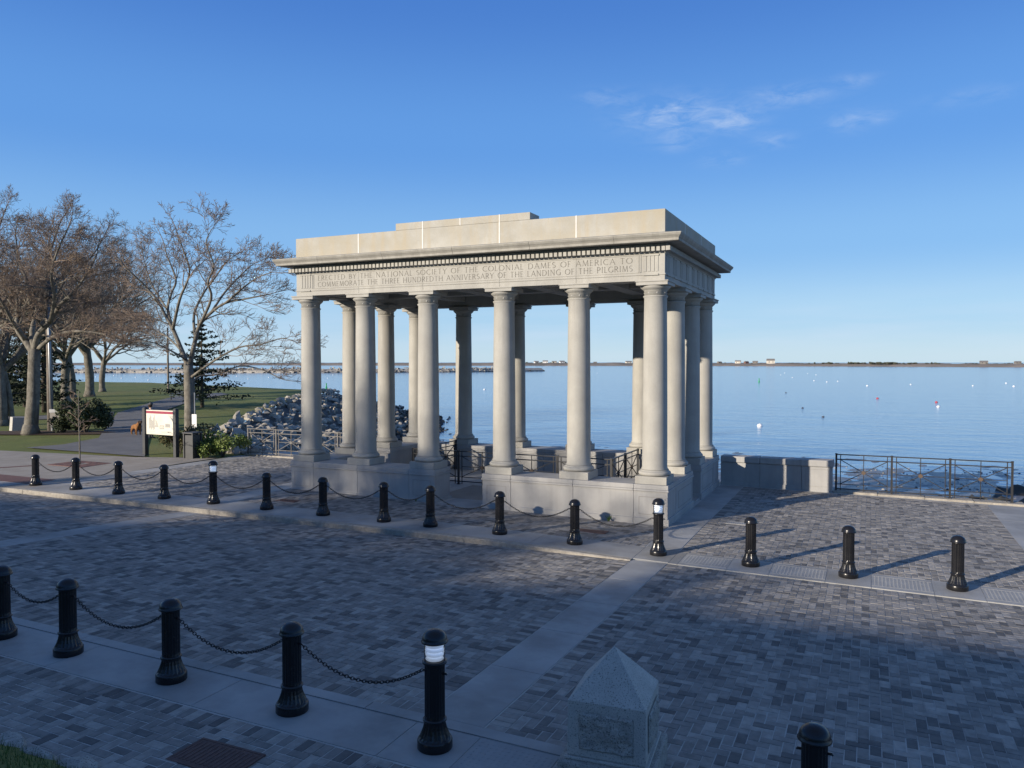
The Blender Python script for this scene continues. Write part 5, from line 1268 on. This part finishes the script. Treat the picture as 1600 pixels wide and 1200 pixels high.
m = MB(); m.v = [(.425,-.33,.0),(.425,.33,.0),(.368,.30,.72),(.368,-.30,.72),(.44,-.33,.0),(.44,.33,.0),(.385,.30,.72),(.385,-.30,.72)]; m.f = [(0,1,2,3),(7,6,5,4),(0,4,5,1),(1,5,6,2),(2,6,7,3),(3,7,4,0)]; m.tone = [.5]*6; m.mi = [0]*6; m.obj('polished_face', MT['black'], st_)
p = place(263, 613, .48); tp_ = MB(); tp_.tube([(0, 0, 0), (0, 0, 7.2)], [.12, .09], 8); o = tp_.obj('mast', MT['pole'], None, loc=p); tag(o, 'thin dark wooden mast by the shore path behind the bare tree', 'mast')
p = place(279, 625, .45); bc = thing('park_bench', 'pale park bench beside the shore path behind the sign', 'bench', p, YAW+.35)
m = MB(); [m.box(-.75, .75, -.22+k*.15, -.10+k*.15, .42, .46) for k in range(3)]; m.obj('seat', MT['steel'], bc)
m = MB(); [m.box(-.75, .75, .26, .29, .56+k*.14, .66+k*.14) for k in range(2)]; m.obj('backrest', MT['steel'], bc)
for s in (-1, 1):
    m = MB(); m.box(s*.6-.03, s*.6+.03, -.22, -.16, 0, .42); m.box(s*.6-.03, s*.6+.03, .22, .27, 0, .82); m.obj('leg', MT['charcoal'], bc)

# ------------------------------------------------------------------ person and dog on the path
def skin_mesh(name, verts, edges, radii, root=0, levels=1):
    me = bpy.data.meshes.new(name+'_skeleton'); me.from_pydata(verts, edges, []); o = bpy.data.objects.new(name, me); COL.objects.link(o)
    s = o.modifiers.new('skin', 'SKIN'); s.use_smooth_shade = True; sub = o.modifiers.new('sub', 'SUBSURF'); sub.levels = levels; sub.render_levels = levels
    for i, r in enumerate(radii):
        sv = me.skin_vertices[0].data[i]; sv.radius = (r, r) if isinstance(r, float) else r; sv.use_root = (i == root)
    dg = bpy.context.evaluated_depsgraph_get(); ev = o.evaluated_get(dg); out = bpy.data.meshes.new_from_object(ev); out.name = name
    bpy.data.objects.remove(o); return out
pp = place(236, 684, .11)
V = [(0,0,.95),(0,.0,1.18),(0,.0,1.42),(0,.01,1.52),(0,-.01,1.62),(0,-.015,1.70)]; E_ = [(0,1),(1,2),(2,3),(3,4),(4,5)]; RD = [(.165,.115),(.155,.11),(.17,.11),.058,(.078,.095),(.07,.085)]
def addv(p, r, frm): V.append(p); RD.append(r); E_.append((frm, len(V)-1)); return len(V)-1
for s in (-1, 1):
    h = addv((s*.10, 0, .88), .095, 0); k = addv((s*.11, -.06*s, .50), .068, h); a = addv((s*.11, .05*s, .10), .046, k); f = addv((s*.115, .05*s-.16, .045), .038, a)
    sh = addv((s*.19, 0, 1.40), .065, 2); el_ = addv((s*.25, .04, 1.12), .048, sh); wr = addv((s*.25, -.10, .92), .034, el_); hd = addv((s*.25, -.13, .86), .034, wr)
    for k_ in range(4): q = addv((s*.25+(k_-1.5)*.018, -.155, .81), .0095, hd); addv((s*.25+(k_-1.5)*.018, -.145, .775-.004*abs(k_-1.5)), .0085, q)
    q = addv((s*.25-s*.035, -.15, .85), .0105, hd); addv((s*.25-s*.045, -.17, .815), .009, q)
me = skin_mesh('body', V, E_, RD)
for nm in ('jacket', 'trouser', 'skin', 'charcoal'): me.materials.append(MT[nm])
for poly in me.polygons:
    c = poly.center; hand = abs(c.x) > .19 and c.z < .925
    poly.material_index = 2 if (c.z > 1.485 or hand) else (3 if c.z < .085 else (1 if c.z < .93 and abs(c.x) < .21 else 0))
person = thing('person', 'person in dark cap and dark jacket standing behind the information sign', 'person', pp, R(150)); put(me, 'body', person)
m = MB(); m.lathe([(.098, 1.69), (.103, 1.71), (.098, 1.76), (.075, 1.80), (.03, 1.82)], 14, (0, -.012, 0)); m.add([(-.075, -.09, 1.70), (.075, -.09, 1.70), (.06, -.20, 1.685), (-.06, -.20, 1.685), (-.075, -.09, 1.712), (.075, -.09, 1.712), (.06, -.20, 1.695), (-.06, -.20, 1.695)], [(4,5,6,7),(3,2,1,0),(2,3,7,6),(0,3,7,4),(1,2,6,5)]); m.obj('cap', MT['charcoal'], person)
m = MB(); m.lathe([(.06, 1.55), (.098, 1.60), (.10, 1.70)], 12, (0, .02, 0)); m.obj('hair', MT['fur_dark'], person)
m = MB(); m.add([(-.014, -.098, 1.60), (.014, -.098, 1.60), (0, -.13, 1.605), (0, -.10, 1.655)], [(0,1,2),(1,3,2),(3,0,2)]); m.obj('nose', MT['skin'], person)
for s in (-1, 1): m = MB(); m.lathe([(.003, -.009), (.009, -.003), (.009, .003), (.003, .009)], 8, (s*.032, -.098, 1.652)); m.obj('eye', MT['black'], person)
m = MB(); m.box(-.024, .024, -.102, -.096, 1.568, 1.576); m.obj('mouth', MT['maroon'], person)
dp = place(213, 679, .11)
V = [(0,-.30,.50),(0,0,.47),(0,.28,.52),(0,.40,.66),(0,.50,.75),(0,.60,.72),(0,.68,.69)]; E_ = [(0,1),(1,2),(2,3),(3,4),(4,5),(5,6)]; RD = [(.12,.13),(.13,.14),(.15,.18),.10,.10,.065,.045]
for s in (-1, 1):
    a = addv((s*.09, .27, .34), .065, 2); b_ = addv((s*.09, .25, .18), .042, a); c_ = addv((s*.09, .27, .035), .036, b_); addv((s*.09, .32, .03), .034, c_)
    a = addv((s*.09, -.26, .36), .085, 0); b_ = addv((s*.095, -.36, .21), .043, a); c_ = addv((s*.095, -.31, .035), .034, b_); addv((s*.095, -.26, .03), .032, c_)
a = addv((0, -.46, .50), .040, 0); addv((0, -.60, .38), .030, a)
me = skin_mesh('body', V, E_, RD); me.materials.append(MT['fur']); me.materials.append(MT['fur_dark'])
for poly in me.polygons: poly.material_index = 1 if poly.center.y > .46 else 0
dog = thing('dog', 'large brown dog with dark head standing on the path left of the sign', 'dog', dp, R(-108)); put(me, 'body', dog)
for s in (-1, 1): m = MB(); m.add([(s*.05, .47, .82), (s*.09, .53, .80), (s*.115, .49, .68), (s*.085, .49, .80)], [(0,1,2),(0,2,3),(1,3,2),(0,3,1)]); m.obj('ear', MT['fur_dark'], dog)
m = MB(); ha = person.matrix_basis @ Vector((.25, -.15, .83)); a_ = Matrix.Translation(pp) @ Matrix.Rotation(R(150), 4, 'Z') @ Vector((.25, -.15, .83)); b_ = Matrix.Translation(dp) @ Matrix.Rotation(R(-108), 4, 'Z') @ Vector((0, .40, .74)); mid = (a_+b_)/2-Vector((0, 0, .12)); m.tube([a_, mid, b_], [.008]*3, 5); tag(m.obj('leash', MT['charcoal'], None), 'dark leash between the person and the brown dog', 'leash')

# ------------------------------------------------------------------ houses on the hill behind the viewer (their ridge line shades the street)
def hill_house(x0, x1, y0, y1, eave, ridge, label, wm):
    cx, cy = (x0+x1)/2, (y0+y1)/2; z0 = z_hill(cx, cy)-.3; t = thing('house', label, 'house', (cx, cy, 0)); hx, hy = (x1-x0)/2, (y1-y0)/2
    m = MB(); m.box(-hx, hx, -hy, hy, z0, eave); m.add([(-hx, -hy, eave), (-hx, hy, eave), (-hx, 0, ridge-.25)], [(0, 1, 2)]); m.add([(hx, -hy, eave), (hx, hy, eave), (hx, 0, ridge-.25)], [(2, 1, 0)]); m.obj('wall', MT[wm], t)
    m = MB(); e = .45; sl = (ridge-eave)/hy
    for s in (-1, 1): m.add([(-hx-e, s*(hy+e), eave-e*sl), (hx+e, s*(hy+e), eave-e*sl), (hx+e, 0, ridge), (-hx-e, 0, ridge), (-hx-e, s*(hy+e), eave-e*sl-.15), (hx+e, s*(hy+e), eave-e*sl-.15), (hx+e, 0, ridge-.15), (-hx-e, 0, ridge-.15)], [(0,1,2,3),(7,6,5,4),(0,4,5,1),(1,5,6,2),(3,2,6,7),(0,3,7,4)])
    rf = m.obj('roof', MT['shingle'], t); m = MB(); m.box(hx*.3, hx*.3+.7, -.3, .4, ridge-.8, ridge+1.1); m.obj('chimney', MT['redbrick'], rf)
    n = int((x1-x0)/2.6)
    for fl in range(2):
        for k in range(n):
            x = -hx+(k+.5)*(x1-x0)/n; z = z0+1.5+fl*2.9
            if z+1.4 > eave: continue
            m = MB(); m.box(x-.5, x+.5, hy-.02, hy+.03, z, z+1.35); w = m.obj('window', MT['white'], t); m = MB(); m.box(x-.42, x+.42, hy+.031, hy+.04, z+.08, z+1.27); m.obj('pane', MT['black'], w)
    m = MB(); m.box(-.5, .5, hy, hy+.05, z0+.3, z0+2.4); d = m.obj('door', MT['maroon'], t)
hill_house(-53.5, -39.5, -60, -51, 10.9, 14.7, 'shingled house on the hill behind the viewer, westmost of three', 'shingle')
hill_house(-38.2, -25.2, -60, -51, 10.8, 14.45, 'cream house on the hill behind the viewer, middle of three', 'cream')
hill_house(-23.9, -8.5, -60, -51, 10.7, 14.2, 'white house on the hill behind the viewer, eastmost of three', 'white')
